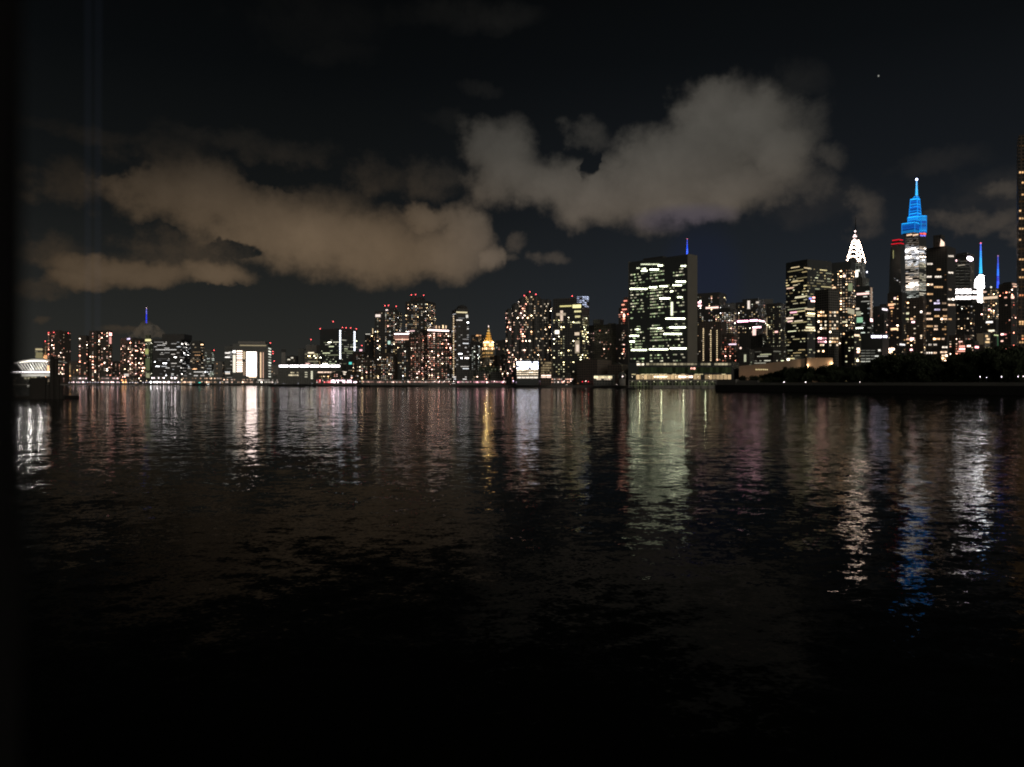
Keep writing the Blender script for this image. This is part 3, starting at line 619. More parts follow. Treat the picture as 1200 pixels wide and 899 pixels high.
pav = B('low pavilion glowing yellow white beside the glass slab', 695.5, 720.5, 440, 960, 718, .5, wall='grey', st=None, name='pavilion', cat='pavilion', roofbox=False)
rows(pav, 696, 717.5, 440.6, 443.6, 1, (1.2, 1.0, .62), 1, segs=9, jit=.5, name='window'); rows(pav, 699, 716, 443.8, 445.2, 1, (.7, .55, .4), 1, segs=6, jit=.5, gaps=.3, name='window')
t = thing('storage_dome', 'dark ball shaped dome with one white lamp left of the conference building', 'dome', (GX(729, 940), 940, GROUND))
b = MB(); b.ball((GX(729, 940), 940, GZ(441, 940)), 5.2, 'grey', n=20, k=12); b.build('shell', t); b = MB(); b.cyl((GX(729, 940), 940), 4.4, GROUND, GZ(444, 940), 'concrete', 16); b.build('base', t)
b = MB(); b.ball((GX(729.6, 933), 933, GZ(441.3, 933)), .7, 'glow', (3.5, 2.8, 2.6)); b.build('lamp', t)

B('dark slab with a glowing window line near its top, right of the marble end wall', 817, 851, 343, 1500, 843, wall='dark', pal='mix', p=.22, br=.9, cw=4.4, fh=3.6, caps=((820, 850, 342.4),), name='office_tower', cat='office tower', strips=[(818, 821.8, 353.5, 355.5, (2, 1.0, 1.1)), (818, 822, 357.4, 359.2, (2, 1.1, 1.1)), (827, 842, 359.6, 361.6, (1.7, 1.1, .95))])
st = B('brown tower with three vertical lines of small yellow lamps', 818.5, 852, 377, 1150, 845, wall='brown', pal='pink', p=.10, br=1.0, name='office_tower', cat='office tower')
for px_, ya in ((824.3, 385), (833, 387), (840.3, 387)): rows(st, px_-.7, px_+.7, ya, 424, 16, (1.05, .80, .46), .55, name='lamp_line', jit=.3)
B('block crowded with white windows behind the brown lamp line tower', 838, 864, 362, 1420, 856, wall='dark', pal='mix', p=.62, br=1.2, cw=4, fh=3.6, name='office_tower', cat='office tower')
B('dark tower with two lit shafts and pink glowing terraces', 862, 898, 353.5, 1450, 888, wall='dark', pal='mix', p=.33, br=1.0, cw=4.2, fh=3.7, name='office_tower', cat='office tower', caps=((870, 895, 349.5),), wbot=390,
  strips=[(863.5, 877, 375.6, 377.5, (2.6, 1.1, 1.5)), (878.5, 888, 374.8, 376.5, (2.6, 1.2, 1.6)), (888.5, 896, 375.6, 377, (1.8, 1.1, 1.2)), (876, 878.8, 352.5, 362, (1.0, .85, .75)), (882, 892, 382.8, 384.4, (2.4, 1.3, 1.5)), (882, 886, 385.5, 393, (1.4, .9, .8)), (886, 889.5, 353.4, 355.6, (.7, .6, .5))])
B('far dark block with warm windows, left neighbour of the twin tower', 896, 922, 355.5, 1500, 915, wall='dark', pal='yellow', p=.34, br=.8, cw=4, fh=3.8, name='office_tower', cat='office tower', strips=[(897, 899, 372.5, 393, (.42, .32, .20)), (908, 911.5, 388, 390, (1.7, .9, .8))])
B('dark square block below the pink terraces', 880, 899, 393.5, 1180, 893, wall='dark', pal='green', p=.14, br=.7, name='office_block', cat='office building')
B('reddish brick block of orange windows above the conference building', 846, 866, 392, 1080, 860, wall='brown', pal='red', p=.38, br=1.1, name='apartment_block', cat='apartment building', strips=[(854, 863, 402.8, 404.2, (1.5, 1.1, 1.3)), (860, 863, 398.5, 399.4, (.6, .3, .25))])
B('low dark block with slanting lit ledges', 864, 884, 410, 1060, 878, wall='dark', pal='green', p=.22, br=.8, name='office_block', cat='office building', strips=[(872, 874.5, 415.5, 424, (.5, .5, .34)), (867, 869, 407, 409, (1.7, 1.2, 1.0))], base=None)
B('dim stepped block with window ledges left of the twin tower', 882, 922, 407, 1080, 906, wall='dark', pal='green', p=.30, br=.55, st='bands', name='office_block', cat='office building', strips=[(891, 904, 414.8, 416, (.45, .45, .28)), (922, 925, 420.2, 422.5, (2, 1.8, 1.3))])

# assembly hall, curved lit screen
t = thing('assembly_hall', 'long low sandstone hall with sweeping roofline, washed orange by floodlights', 'hall', (GX(905, 930), 930, GROUND))
b = MB(); fpx = [(866, 905), (890, 909), (918, 921), (947, 930)]; fp_ = [(GX(a, d_), d_) for a, d_ in fpx]
bk_ = [(x+20, y+60) for x, y in reversed(fp_)]
tops = [GZ(y, d_) for y, d_ in ((429, 905), (426.8, 909), (423.2, 921), (419.6, 930))]
b.prism(fp_+bk_, GROUND, tops+[z-3 for z in reversed(tops)], 'warmwall', roof='roof'); b.build('wall', t)
for i in range(7):
    px = 885.5+i*2.15; m_ = MB(); a0 = Vector((GX(px, 904.5), 904.5)); m_.face([(GX(px, 907), 907, GZ(433.8, 907)), (GX(px+1.3, 907.3), 907.3, GZ(433.8, 907)), (GX(px+1.3, 907.3), 907.3, GZ(432.6, 907)), (GX(px, 907), 907, GZ(432.6, 907))], 'glow', None, (.95, .75, .38)); m_.build('window', t)
t = thing('curved_screen_wall', 'curved pale wall glowing orange at both ends, low in front of the brown tower', 'wall', (GX(961, 925), 925, GROUND))
b = MB(); cx_, cy_, r_ = GX(961, 925), 925-6, 22
arc = [(cx_+r_*math.sin(a), cy_+r_*math.cos(a)-6) for a in [R(-47+i*94/16) for i in range(17)]]
arc = [(cx_+(i-8)*15.4/8, 925+7*(1-((i-8)/8)**2)) for i in range(17)]
inn = arc; outr = [(x, y+1.5) for x, y in reversed(arc)]
b.prism(inn+outr, GROUND, GZ(419.3, 928), 'warmwall'); b.build('wall', t)
for k_, px in ((0, 948.3), (1, 974)):
    L = bpy.data.lights.new('floodlight', 'POINT'); L.specular_factor = 0; L.energy = 5200 if k_ == 0 else 3600; L.color = (1, .74, .48); L.shadow_soft_size = .3
    lo = bpy.data.objects.new('floodlight', L); COL.objects.link(lo); lo.location = (GX(px, 924), 924.4, GZ(429 if k_ == 0 else 426, 921))
for px, en in ((874, 260), (886, 260), (898, 420), (910, 520)):
    L = bpy.data.lights.new('floodlight', 'POINT'); L.energy = en; L.color = (1, .58, .30); L.shadow_soft_size = .4
    lo = bpy.data.objects.new('floodlight', L); COL.objects.link(lo); lo.location = (GX(px, 898), 898, GZ(438, 898))

# twin tower and the brown tower in front of it
B('wide black faceted tower with yellow window bands and a pale brown tower in front', 921, 974.5, 304.5, 1080, 946, .8, wall='glass', pal='yellow', p=.66, br=.9, fh=3.9, cw=3.0, st='bands', wtop=312, wh=.32, sig=.6, roofbox=False, name='twin_tower', cat='skyscraper',
  strips=[(927, 937, 312.8, 313.8, (.8, .62, .35)), (942, 950, 313.7, 314.8, (.8, .62, .35)), (929, 935, 328.5, 329.6, (.6, .5, .28)), (922, 930, 337, 338.5, (1.0, .65, .45)), (929.5, 935, 333.8, 334.8, (.8, .65, .4)), (926, 934, 365.3, 367, (1.6, .75, .9)), (921.5, 930, 372, 374, (1.2, .9, .7)), (923, 929, 375.8, 377.4, (1.4, .9, .8)), (931, 941, 375.6, 376.8, (.9, .75, .5)), (944, 954.5, 383, 385.2, (1.4, 1.15, .7)), (942, 954, 386.6, 388, (.9, .75, .45)), (950, 955, 352, 353.8, (1.9, 1.1, 1.0)), (948, 951, 349, 350.8, (.45, .5, 1.7)), (952, 955.3, 348, 349.8, (2, .7, .6)), (944, 954.5, 369.3, 371, (.8, .65, .38)), (932, 946, 347, 348.4, (.8, .7, .45)), (943, 954, 361.5, 363.2, (.8, .62, .4))])
B('right half of the black faceted tower with scattered warm square windows', 971, 1002.5, 307, 1095, 997, .8, wall='glass', pal='warm', p=.55, br=1.2, fh=3.9, cw=3.6, wtop=315, st='dots', roofbox=False, name='twin_tower', cat='skyscraper',
  strips=[(994, 999, 332, 341, (.22, .25, .14)), (988, 991, 322, 325, (1.7, 1.3, 1.1)), (976, 979, 336, 338, (1.6, 1.0, .6)), (993, 1001, 362, 368, (.42, .38, .26)), (987, 993, 376.5, 378, (.9, .8, .5))])
br_ = B('pale brown concrete tower with pinkish window pairs, in front of the black twin tower', 955, 983, 339.5, 1000, 971, .9, wall='lime', st=None, name='concrete_tower', cat='tower', roofbox=False)
rg = random.Random(21); Q = []
for y_ in (362.5, 366, 370, 377, 381.2, 385, 389, 393, 396.6, 400.6, 404.4, 408, 411.6):
    for (P_, Q_, lo_, hi_) in ((br_.A, br_.B, 958.5, 970), (br_.B, br_.C, 972, 982)):
        a = lo_
        while a < hi_-1:
            hot = {366: .75, 370: .8, 377: .5, 381.2: .6, 385: .9, 389: .3, 396.6: .95, 400.6: .95, 404.4: .6, 411.6: .35}.get(y_, .12)
            if rg.random() < hot:
                u0, u1 = on_face(P_, Q_, a), on_face(P_, Q_, a+1.9); s0, s1 = (u0-P_).length, (u1-P_).length; dm = u0.y; g = rg.uniform(.5, 1.9)*(1.4 if y_ in (396.6, 400.6) and a < 970 else 1)
                c = (1, .45, .5) if y_ in (396.6, 400.6) and a < 970 else rg.choice(PAL['warm'])
                Q.append((quad_on(P_, Q_, s0, s1, GZ(y_+.95, dm), GZ(y_-.95, dm)), tuple(x*g for x in c)))
            a += 2.7
put_windows(br_.root, Q, 1000)
B('dim brown windowless slab stuck to the right of the pale brown tower', 982.5, 992, 396, 985, 986, wall='brown', st='dots', p=.02, name='concrete_slab_tower', cat='tower', roofbox=False)
B('dark block with cool windows filling the gap right of the pale brown tower', 983, 1003, 350, 1200, 996, wall='dark', pal='green', p=.30, br=.9, fh=3.8, cw=3.8, wbot=425, name='office_tower', cat='office tower')
B('slim dark block with a column of yellow windows just above the trees', 990, 1009, 388, 960, 1001, wall='dark', pal='yellow', p=.30, br=1.1, fh=3.4, cw=3.4, name='apartment_block', cat='apartment building', strips=[(1004, 1007, 408, 410.4, (2, 1.5, 1.1)), (1004, 1007, 411.7, 413.5, (2, 1.1, .8)), (1003.5, 1006, 421.5, 423.7, (2, 1.6, 1.1)), (1001, 1007, 392, 394.2, (1.6, 1.2, .8))])
B('glass block with a pink lit top row and green glows, under the arched spire', 1001.5, 1023, 336, 1250, 1019, wall='glass', pal='cool', p=.52, br=.95, fh=3.9, cw=3.2, st='bands', caps=((1004, 1021, 334.8),), name='office_tower', cat='office tower', roofbox=False,
  strips=[(1004, 1018.5, 343.3, 345.4, (1.6, 1.0, .9)), (1002, 1009, 365, 370, (.32, .32, .22)), (1004, 1011, 372, 378, (.28, .55, .34)), (1001, 1007, 361, 363, (1.1, .95, .75)), (1020, 1022, 337, 372, (.35, .24, .17)), (1019.8, 1022.5, 373.5, 377, (1.9, 1.0, 1.0))])
B('dark flat block with low roof right of the arched spire', 1021, 1042, 359, 1350, 1036, wall='dark', pal='pink', p=.08, br=.9, name='office_block', cat='office building', caps=((1031, 1042, 356),), strips=[(1033.5, 1040, 361.7, 363.8, (1.7, 1.5, 1.6))])
lw = B('low dark block with one dazzling white sign band across its top', 1008, 1041.5, 391, 1020, 1034, .6, wall='glass', st=None, name='sign_block', cat='office building', roofbox=False)
rows(lw, 1021, 1033.6, 393.3, 395.9, 1, (2.6, 2.4, 3.0), 1, segs=4, name='sign_panel'); rows(lw, 1034.6, 1039.4, 393.3, 395.6, 1, (2.6, 2.4, 3.0), 1, face=1, segs=2, name='sign_panel')
for y_, g in ((410.8, .10), (413.8, .12), (417, .16), (420.5, .28), (423.7, .5)): rows(lw, 1008.5, 1026, y_-.5, y_+.5, 1, (g, g, g*.85), 1, segs=3, jit=.4, name='window')
rows(lw, 1029, 1032, 409.6, 411.6, 1, (1.6, 1.5, 1.3), 1, name='window'); rows(lw, 1025, 1030, 416.6, 418.2, 1, (.9, .9, .8), 1, name='window')

# arched steel spire tower
def rot2(c, e1, e2, u, v): return (c.x+e1.x*u+e2.x*v, c.y+e1.y*u+e2.y*v)
dC = 1460
t = thing('arched_spire_tower', 'slender tower with glowing pinkish white arched crown and needle spire', 'skyscraper', (GX(1004.5, dC), dC, GROUND))
cC = Vector((GX(1002.6, dC), dC)); rad_ = cC.normalized(); ph = R(24)
e1 = Vector((rad_.y, -rad_.x)); e1 = Vector((e1.x*math.cos(-ph)-e1.y*math.sin(-ph), e1.x*math.sin(-ph)+e1.y*math.cos(-ph))); e2 = Vector((-e1.y, e1.x))
pxm = dC/F
b = MB()
def sq(c, w_): return [rot2(c, e1, e2, u, v) for u, v in ((-w_, -w_), (w_, -w_), (w_, w_), (-w_, w_))]
cS = Vector((GX(1005.5, dC+4), dC+4))
b.prism(sq(cS, 14.5), GROUND, GZ(326, dC), 'lime', roof='roof'); b.prism(sq(cS, 9.6), GZ(326, dC)+.02, GZ(300, dC), 'lime', roof='roof'); b.build('shaft', t)
tiers = [(13.2, 309), (11.4, 302.6), (9.4, 296.4), (7.4, 290.6), (5.6, 285.6)]
steel = MB()
for i, (hw, y_) in enumerate(tiers):
    z_ = GZ(y_, dC); hh = hw*1.15
    prof = [(-hw, 0)]+[(-hw*math.cos(math.pi*j/12), hh*math.sin(math.pi*j/12)) for j in range(13)][1:-1]+[(hw, 0)]
    zlow = z_-(6 if i else 2)
    for (ea, eb) in ((e1, e2), (e2, -e1)):
        k_ = hw*(.995 if eb is e2 else .985)
        F0 = [(*rot2(cC, ea, eb, u, -k_), z_+v) for u, v in prof]; B0 = [(*rot2(cC, ea, eb, u, k_), z_+v) for u, v in prof]
        F0 = [(*rot2(cC, ea, eb, -hw, -k_), zlow)]+F0+[(*rot2(cC, ea, eb, hw, -k_), zlow)]
        B0 = [(*rot2(cC, ea, eb, -hw, k_), zlow)]+B0+[(*rot2(cC, ea, eb, hw, k_), zlow)]
        steel.face(F0[::-1], 'steel'); steel.face(B0, 'steel')
        for j in range(len(F0)-1): steel.face([F0[j], F0[j+1], B0[j+1], B0[j]], 'steel')
cr = steel.build('crown', t)
for i, (hw, y_) in enumerate(tiers):
    z_ = GZ(y_, dC); hh = hw*1.15; nT = [9, 9, 8, 7, 6][i]
    for (ea, eb) in ((e1, e2), (e2, -e1)):
        for j in range(nT):
            a_ = math.pi*(j+.5)/nT; u, v = -hw*.84*math.cos(a_), hh*.84*math.sin(a_); s_ = 1.08 if i < 4 else .85
            ou, ov = -math.cos(a_), math.sin(a_); tu, tv = ov, -ou
            pts3 = [(u+ou*s_*1.25, v+ov*s_*1.25), (u-tu*s_-ou*s_*.8, v-tv*s_-ov*s_*.8), (u+tu*s_-ou*s_*.8, v+tv*s_-ov*s_*.8)]
            m_ = MB(); m_.face([(*rot2(cC, ea, eb, p_, -hw*1.0-.25), z_+q_) for p_, q_ in pts3], 'glow', None, (30, 22, 17)); m_.build('crown_window', t)
b = MB(); b.tube((cC.x, cC.y, GZ(288, dC)), (cC.x, cC.y, GZ(271, dC)), 4.2, 'steel', 8, 1.3); b.tube((cC.x, cC.y, GZ(271, dC)), (cC.x, cC.y, GZ(254.5, dC)), 1.3, 'black', 8, .35); b.build('spire', t)
for (y_, r_) in ((271.3, 1.5), (276.2, 1.7), (281.4, 1.9)):
    if y_ > 275:
        for sg in (-1, 1):
            m_ = MB(); m_.ball((cC.x+e1.x*sg*r_*1.5-e2.x*3, cC.y+e1.y*sg*r_*1.5-e2.y*3, GZ(y_+1.3, dC)), r_*.7, 'glow', (3.5, 2.5, 2.4), 8, 5); m_.build('crown_lamp', t)
    m_ = MB(); m_.ball((cC.x-e2.x*(4.6 if y_ > 280 else 3.4 if y_ > 275 else 1.6), cC.y-e2.y*(4.6 if y_ > 280 else 3.4 if y_ > 275 else 1.6), GZ(y_, dC)), r_, 'glow', (4, 2.9, 2.8), 10, 6); m_.build('crown_lamp', t)
P_, Q_ = [Vector(x) for x in sq(cS, 9.6)[:2]]; Q3 = Vector(sq(cS, 9.6)[2])
Q = lit(random.Random(5), P_, Q_, GZ(319, dC), GZ(308, dC), 3.4, 2.4, .8, 'cool', .55, 'even')+lit(random.Random(6), Q_, Q3, GZ(326, dC), GZ(306, dC), 3.4, 2.4, .8, 'cool', .32, 'even')  # these even panes also put the floodlit grey onto the shaft
P2, Q2 = [Vector(x) for x in sq(cS, 14.5)[:2]]; Q4 = Vector(sq(cS, 14.5)[2])
Q += lit(random.Random(8), P2, Q2, GROUND, GZ(327, dC), 3.4, 2.6, .25, 'pink', .8, 'even')+lit(random.Random(9), Q2, Q4, GROUND, GZ(326, dC), 3.4, 2.4, .7, 'cool', .14, 'even')
put_windows(t, Q, dC)
m_ = MB(); m_.face(quad_on(P_, Q_, 2.5, 14, GZ(325, dC), GZ(319.6, dC), .5), 'glow', None, (2.6, 2.6, 2.3)); m_.build('glowing_setback', t)  # floodlight on the stone setback put in as glowing faces
m_ = MB(); m_.face(quad_on(P_, Q_, 1, 17, GZ(319, dC), GZ(316.8, dC), .5), 'glow', None, (1.4, 1.4, 1.2)); m_.build('glowing_setback', t)
b = MB(); b.tube((GX(1012, dC), dC-5, GZ(319.3, dC)), (GX(1014, dC), dC-6, GZ(319.3, dC)), .3, 'black'); ms = b.build('bracket', t); m_ = MB(); m_.ball((GX(1014.2, dC), dC-6, GZ(319.3, dC)), 1.3, 'glow', (4, 4, 4.8)); m_.build('lamp', ms)

def spire(root, px, d, ytop, ybot, r0, cols, name='spire', tip=(2, .5, .9)):
    """lattice mast: dark core, lit collars"""
    x = GX(px, d); b = MB(); b.tube((x, d, GZ(ybot+2, d)), (x, d, GZ(ytop, d)), r0, 'steel', 6, r0*.25); s = b.build(name, root)
    n = max(3, int((ybot-ytop)/2.1))
    for i in range(n):
        y0 = ytop+1+(ybot-ytop-1)*i/n; y1 = y0+(ybot-ytop)/n*.72; f = (i+.5)/n; rr = r0*(.35+.75*f)+.12
        c = cols[min(len(cols)-1, int(f*len(cols)))]
        m_ = MB(); m_.tube((x, d, GZ(y1, d)), (x, d, GZ(y0, d)), rr, 'glow', 6, rr*.93, g=c); m_.build('lit_collar', s)
    m_ = MB(); m_.ball((x, d, GZ(ytop, d)), r0*.5+.2, 'glow', tip); m_.build('beacon', s)
    return s
# far spires
t = thing('far_spire_tower', 'tall tower far behind the glass slab, only its blue lit mast shows', 'skyscraper', (GX(805, 2340), 2340, GROUND))
b = MB(); b.box((GX(805, 2340), 2350, (GROUND+GZ(300, 2340))/2), (40, 40, GZ(300, 2340)-GROUND), 'lime', .4); b.build('shaft', t); spire(t, 805.3, 2340, 280, 298.5, 2.2, [(.10, .16, 1.2), (.03, .14, 1.6), (.10, .28, 2.2)], tip=(1.6, .4, .5))
t = thing('far_spire_tower', 'very distant tower, its blue lit mast rises above a small low cloud', 'skyscraper', (GX(171.5, 5500), 5500, GROUND))
b = MB(); b.box((GX(171.5, 5500), 5520, (GROUND+GZ(381, 5500))/2), (56, 56, GZ(381, 5500)-GROUND), 'glass', .5); b.build('shaft', t); spire(t, 171.6, 5490, 361, 379, 4.2, [(.30, .30, 1.5), (.05, .08, 1.4), (.04, .07, 1.3)], tip=(3, 2, 2.4))

# gold pyramid tower
dG = 1600
t = thing('gold_roof_tower', 'stone tower with floodlit gold pyramid roof and bright lantern tip', 'tower', (GX(571.5, dG), dG, GROUND))
cG = Vector((GX(572.5, dG+15), dG+15)); e1 = Vector((math.cos(.35), math.sin(.35))); e2 = Vector((-e1.y, e1.x)); px_ = dG/F
b = MB(); b.prism(sq(cG, 7.6*px_), GROUND, GZ(420, dG), 'lime', roof='roof'); b.prism(sq(cG, 5.6*px_), GZ(420, dG)+.02, GZ(406.5, dG), 'lime', roof='roof'); b.prism(sq(cG, 4.7*px_), GZ(406.5, dG)+.02, GZ(399.5, dG), 'lime', roof='roof'); b.build('shaft', t)
b = MB(); prof = [(4.6, 399.5), (3.1, 395.5), (2.1, 391), (1.2, 386.5), (.6, 383)]
for (w0, y0), (w1, y1) in zip(prof, prof[1:]): b.prism([rot2(cG, e1, e2, w0*px_*math.cos(2*math.pi*j/8+.39), w0*px_*math.sin(2*math.pi*j/8+.39)) for j in range(8)], GZ(y0, dG), GZ(y1, dG), 'copper', top=[rot2(cG, e1, e2, w1*px_*math.cos(2*math.pi*j/8+.39), w1*px_*math.sin(2*math.pi*j/8+.39)) for j in range(8)])
rf = b.build('pyramid_roof', t)
b = MB(); b.cyl(tuple(cG), 1.1, GZ(384, dG), GZ(380.6, dG), 'glow', 8, .3, g=(2.2, 1.7, 1.5)); b.build('lantern', rf)
for k_ in range(5):      # rows of lamps that wash the roof
    y_, w_ = ((398.8, 4.2), (396, 3.1), (393, 2.4), (390, 1.8), (387, 1.1))[k_]
    for j in range(8):
        a_ = 2*math.pi*j/8; x_, yy_ = rot2(cG, e1, e2, w_*px_*1.03*math.cos(a_), w_*px_*1.03*math.sin(a_))
        if yy_ > cG.y+1: continue
        m_ = MB(); m_.box((x_, yy_, GZ(y_, dG)), (w_*px_*.36, .5, 1.5), 'glow', g=((2.6, 1.2, .25), (1.7, .70, .10), (1.7, .70, .10), (1.9, .95, .2), (2.4, 1.7, .9))[k_]); m_.build('roof_light', rf)
for hw, ya, yb, n_, g in ((4.75, 400.2, 401.8, 7, (2.8, 1.7, 1.0)), (4.75, 402.6, 405.6, 5, (1.9, 1.0, .35)), (5.65, 407.2, 409.6, 6, (1.6, .9, .45)), (5.65, 412.6, 414.6, 5, (.8, .45, .15)), (5.65, 417, 418.4, 4, (.5, .28, .10))):
    s4 = [Vector(x) for x in sq(cG, hw*px_)]
    Q = []
    for P_, Q_ in ((s4[0], s4[1]), (s4[3], s4[0])):
        L_ = (Q_-P_).length
        for j in range(n_):
            if random.Random(j*7+int(ya)).random() < .15: continue
            Q.append((quad_on(P_, Q_, L_*(j+.2)/n_, L_*(j+.8)/n_, GZ(yb, dG), GZ(ya, dG), .2), tuple(c*random.Random(j+int(yb)).uniform(.5, 1.2) for c in g)))
    put_windows(t, Q, dG, minpx=.5)
L = bpy.data.lights.new('floodlight', 'POINT'); L.energy = 16000; L.color = (1, .72, .25); L.shadow_soft_size = 1
lo = bpy.data.objects.new('floodlight', L); COL.objects.link(lo); lo.location = (GX(570, dG-8), dG-8, GZ(402, dG))
s4 = [Vector(x) for x in sq(cG, 7.6*px_)]; put_windows(t, lit(random.Random(4), s4[0], s4[1], GROUND, GZ(421, dG), 4, 4, .4, 'warm', .7)+lit(random.Random(2), s4[3], s4[0], GROUND, GZ(421, dG), 4, 4, .3, 'warm', .7), dG)

# blue crowned skyscraper
dV = 1590
vb = B('tallest skyscraper, bright white floors below a stepped electric blue crown', 1060.5, 1085.4, 273, dV, 1077, .9, wall='glass', st=None, name='blue_crown_tower', cat='skyscraper', roofbox=False)
rg = random.Random(31)
def band_rows(r, px0, px1, ya, yb, step, cols, gmul, face=0, gaps=.15, duty=.6, sp=(2, 7)):
    P, Qq = (r.A, r.B) if face == 0 else (r.B, r.C); out = []; y = ya; e = (Qq-P).normalized()
    while y < yb:
        a = px0; row = rg.choice([.35, .7, 1, 1.3, 1.6])
        while a < px1-.4:
            wd = min(rg.uniform(*sp), px1-a)
            if rg.random() > gaps:
                u0, u1 = on_face(P, Qq, a+.05), on_face(P, Qq, a+wd-.1); s0, s1 = (u0-P).length, (u1-P).length; g = gmul*row*rg.uniform(.4, 1.4); c = rg.choice(cols); dm = (u0.y+u1.y)/2
                out.append((quad_on(P, Qq, min(s0, s1), max(s0, s1), GZ(y+step*duty, dm), GZ(y, dm), .3), tuple(x*g for x in c)))
            a += wd
        y += step
    return out
wc = [(1, .93, .84), (1, .88, .74), (.93, .95, 1), (1, .80, .62)]
Q = band_rows(vb, 1061, 1077, 287, 308, 1.9, [(.95, .95, 1), (1, .92, .84)], 1.35, 0, .16, .5)+band_rows(vb, 1077.3, 1085, 289, 308, 1.9, wc, 1.1, 1, .2, .5)
Q += band_rows(vb, 1061, 1077, 308, 326, 2.0, wc, .62, 0, .25, .5)+band_rows(vb, 1077.3, 1085, 308, 330, 2.0, [(.95, .85, .6), (1, .9, .7)], .42, 1, .2, .5)
Q += band_rows(vb, 1061, 1077, 326, 340, 1.9, [(1, .88, .76), (1, .80, .64)], 1.5, 0, .18, .5)+band_rows(vb, 1077.3, 1085, 330, 346, 1.9, [(.9, .9, .75), (1, .9, .7)], .6, 1, .25, .5)
Q += band_rows(vb, 1061, 1077, 340, 360, 2.0, [(.95, 1, .92), (.9, .95, .85)], .55, 0, .2, .5)+band_rows(vb, 1061, 1066, 360, 400, 2.4, wc, .6, 0, .45, .5)
Q += band_rows(vb, 1061, 1077, 277, 287, 2.2, wc, .16, 0, .2, .5)
put_windows(vb.root, Q, dV)
rows(vb, 1057.4, 1062, 272.6, 273.8, 1, (.9, .75, .7), 1, name='glow_strip'); rows(vb, 1062, 1076.6, 274.4, 276.6, 1, (1.1, .75, .5), .8, segs=2, jit=.4, name='glow_strip')
def crown(px0, px1, yt, yb, split, dd, tap=1.0, bright=1.0, step=1.55):
    A_, B_, C_, D_ = footprint(px0, px1, split, dd, .9); c_ = (A_+C_)/2
    z0_, z1_ = GZ(yb, dd), GZ(yt, dd); base = [tuple(A_), tuple(B_), tuple(C_), tuple(D_)]; top = [tuple(c_+(Vector(x)-c_)*tap) for x in base]
    b = MB(); b.prism(base, z0_, z1_, 'glass', top=top, roof='roof'); tr = b.build('crown_tier', vb.root)
    y = yt+.35; m_ = MB()
    k_ = 0
    while y < yb-.3:
        f = (y-yt)/(yb-yt)
        ring = [c_+(Vector(x)-c_)*((tap+(1-tap)*f)*1.006) for x in base]
        g = bright*(2.0 if k_ == 0 else rg.uniform(.6, 1.45)); cc = (.02, .55, 1.4) if k_ == 0 else rg.choice([(.01, .36, 1.35), (.02, .60, 1.6), (.008, .16, .80)])
        for P_, Q_ in ((ring[0], ring[1]), (ring[1], ring[2])):
            m_.face(quad_on(P_, Q_, 0, (Q_-P_).length, GZ(y+step*.56, dd), GZ(y, dd), .2), 'glow', None, tuple(x*g for x in cc))
        y += step; k_ += 1
    for j in range(3):
        a0 = c_+(Vector(base[j])-c_)*1.012; a1 = c_+(Vector(base[j])-c_)*tap*1.012
        m_.tube((a0.x, a0.y, z0_), (a1.x, a1.y, z1_), .75, 'glow', 4, g=(.01, .38*bright, 1.2*bright))
    m_.build('crown_light', tr)
crown(1057, 1077.5, 259.6, 272.4, 1072, dV-4, 1, .62)
crown(1075.5, 1085.6, 252.4, 272.6, 1079.5, dV+3, 1, .62)
crown(1064, 1078.8, 252.8, 259.6, 1074.5, dV+7, 1, .9)
crown(1065.3, 1079.4, 231.6, 252.9, 1075.6, dV+10, .74, .95)
crown(1070, 1077.2, 229.4, 231.9, 1074.5, dV+14, .5, 1.2, 1.2)
sp_ = spire(vb.root, 1074.2, dV+24, 210.5, 229.5, 2.3, [(.25, .9, 1.8), (.12, .8, 1.7), (.05, .75, 1.6)], tip=(.3, .5, 2.0))
m_ = MB(); m_.ball((GX(1074.2, dV+20), dV+20, GZ(210.3, dV+20)), 2.3, 'glow', (4, 4.5, 7)); m_.build('tip_light', sp_)
rows(vb, 1077.5, 1085.2, 273.2, 274.6, 1, (1.6, .18, .14), 1, face=1, name='glow_strip', segs=2); rows(vb, 1078, 1084.8, 275.6, 276.8, 1, (.35, .30, 1.5), 1, face=1, name='glow_strip', segs=2)

# red topped tower with rounded shoulders, left of the blue crown
t = thing('red_topped_tower', 'dark tower with rounded shoulders and a glowing red rim, left of the blue crown', 'skyscraper', (GX(1052, 1480), 1480, GROUND))
A, Bc, C, D = footprint(1041.5, 1062, 1056, 1480, .9); c_ = (A+C)/2; base = [tuple(A), tuple(Bc), tuple(C), tuple(D)]
b = MB(); lv = [(GROUND, 1), (GZ(340, 1480), .98), (GZ(318, 1480), .92), (GZ(300, 1480), .84), (GZ(290, 1480), .76), (GZ(284, 1480), .68), (GZ(279.5, 1480), .56)]
for (z0_, k0), (z1_, k1) in zip(lv, lv[1:]): b.prism([tuple(c_+(Vector(x)-c_)*k0) for x in base], z0_, z1_, 'glass', top=[tuple(c_+(Vector(x)-c_)*k1) for x in base])
b.build('curtain_wall', t)
for ya, yb, k_, g in ((279.0, 280.0, .60, (.95, .012, .03)), (283.4, 284.4, .70, (.85, .012, .03))):
    ring = [c_+(Vector(x)-c_)*k_ for x in base]; b = MB()
    for P_, Q_ in ((ring[0], ring[1]), (ring[1], ring[2])): b.face(quad_on(P_, Q_, 0, (Q_-P_).length, GZ(yb, 1475), GZ(ya, 1475), .4), 'glow', None, g)
    b.build('light_rim', t)
Q = lit(random.Random(77), A, Bc, GROUND, GZ(344, 1480), 4, 4, .26, 'warm', 1.1)+lit(random.Random(78), A, Bc, GZ(344, 1480), GZ(318, 1480), 4, 4, .03, 'white', .8); put_windows(t, Q, 1480)
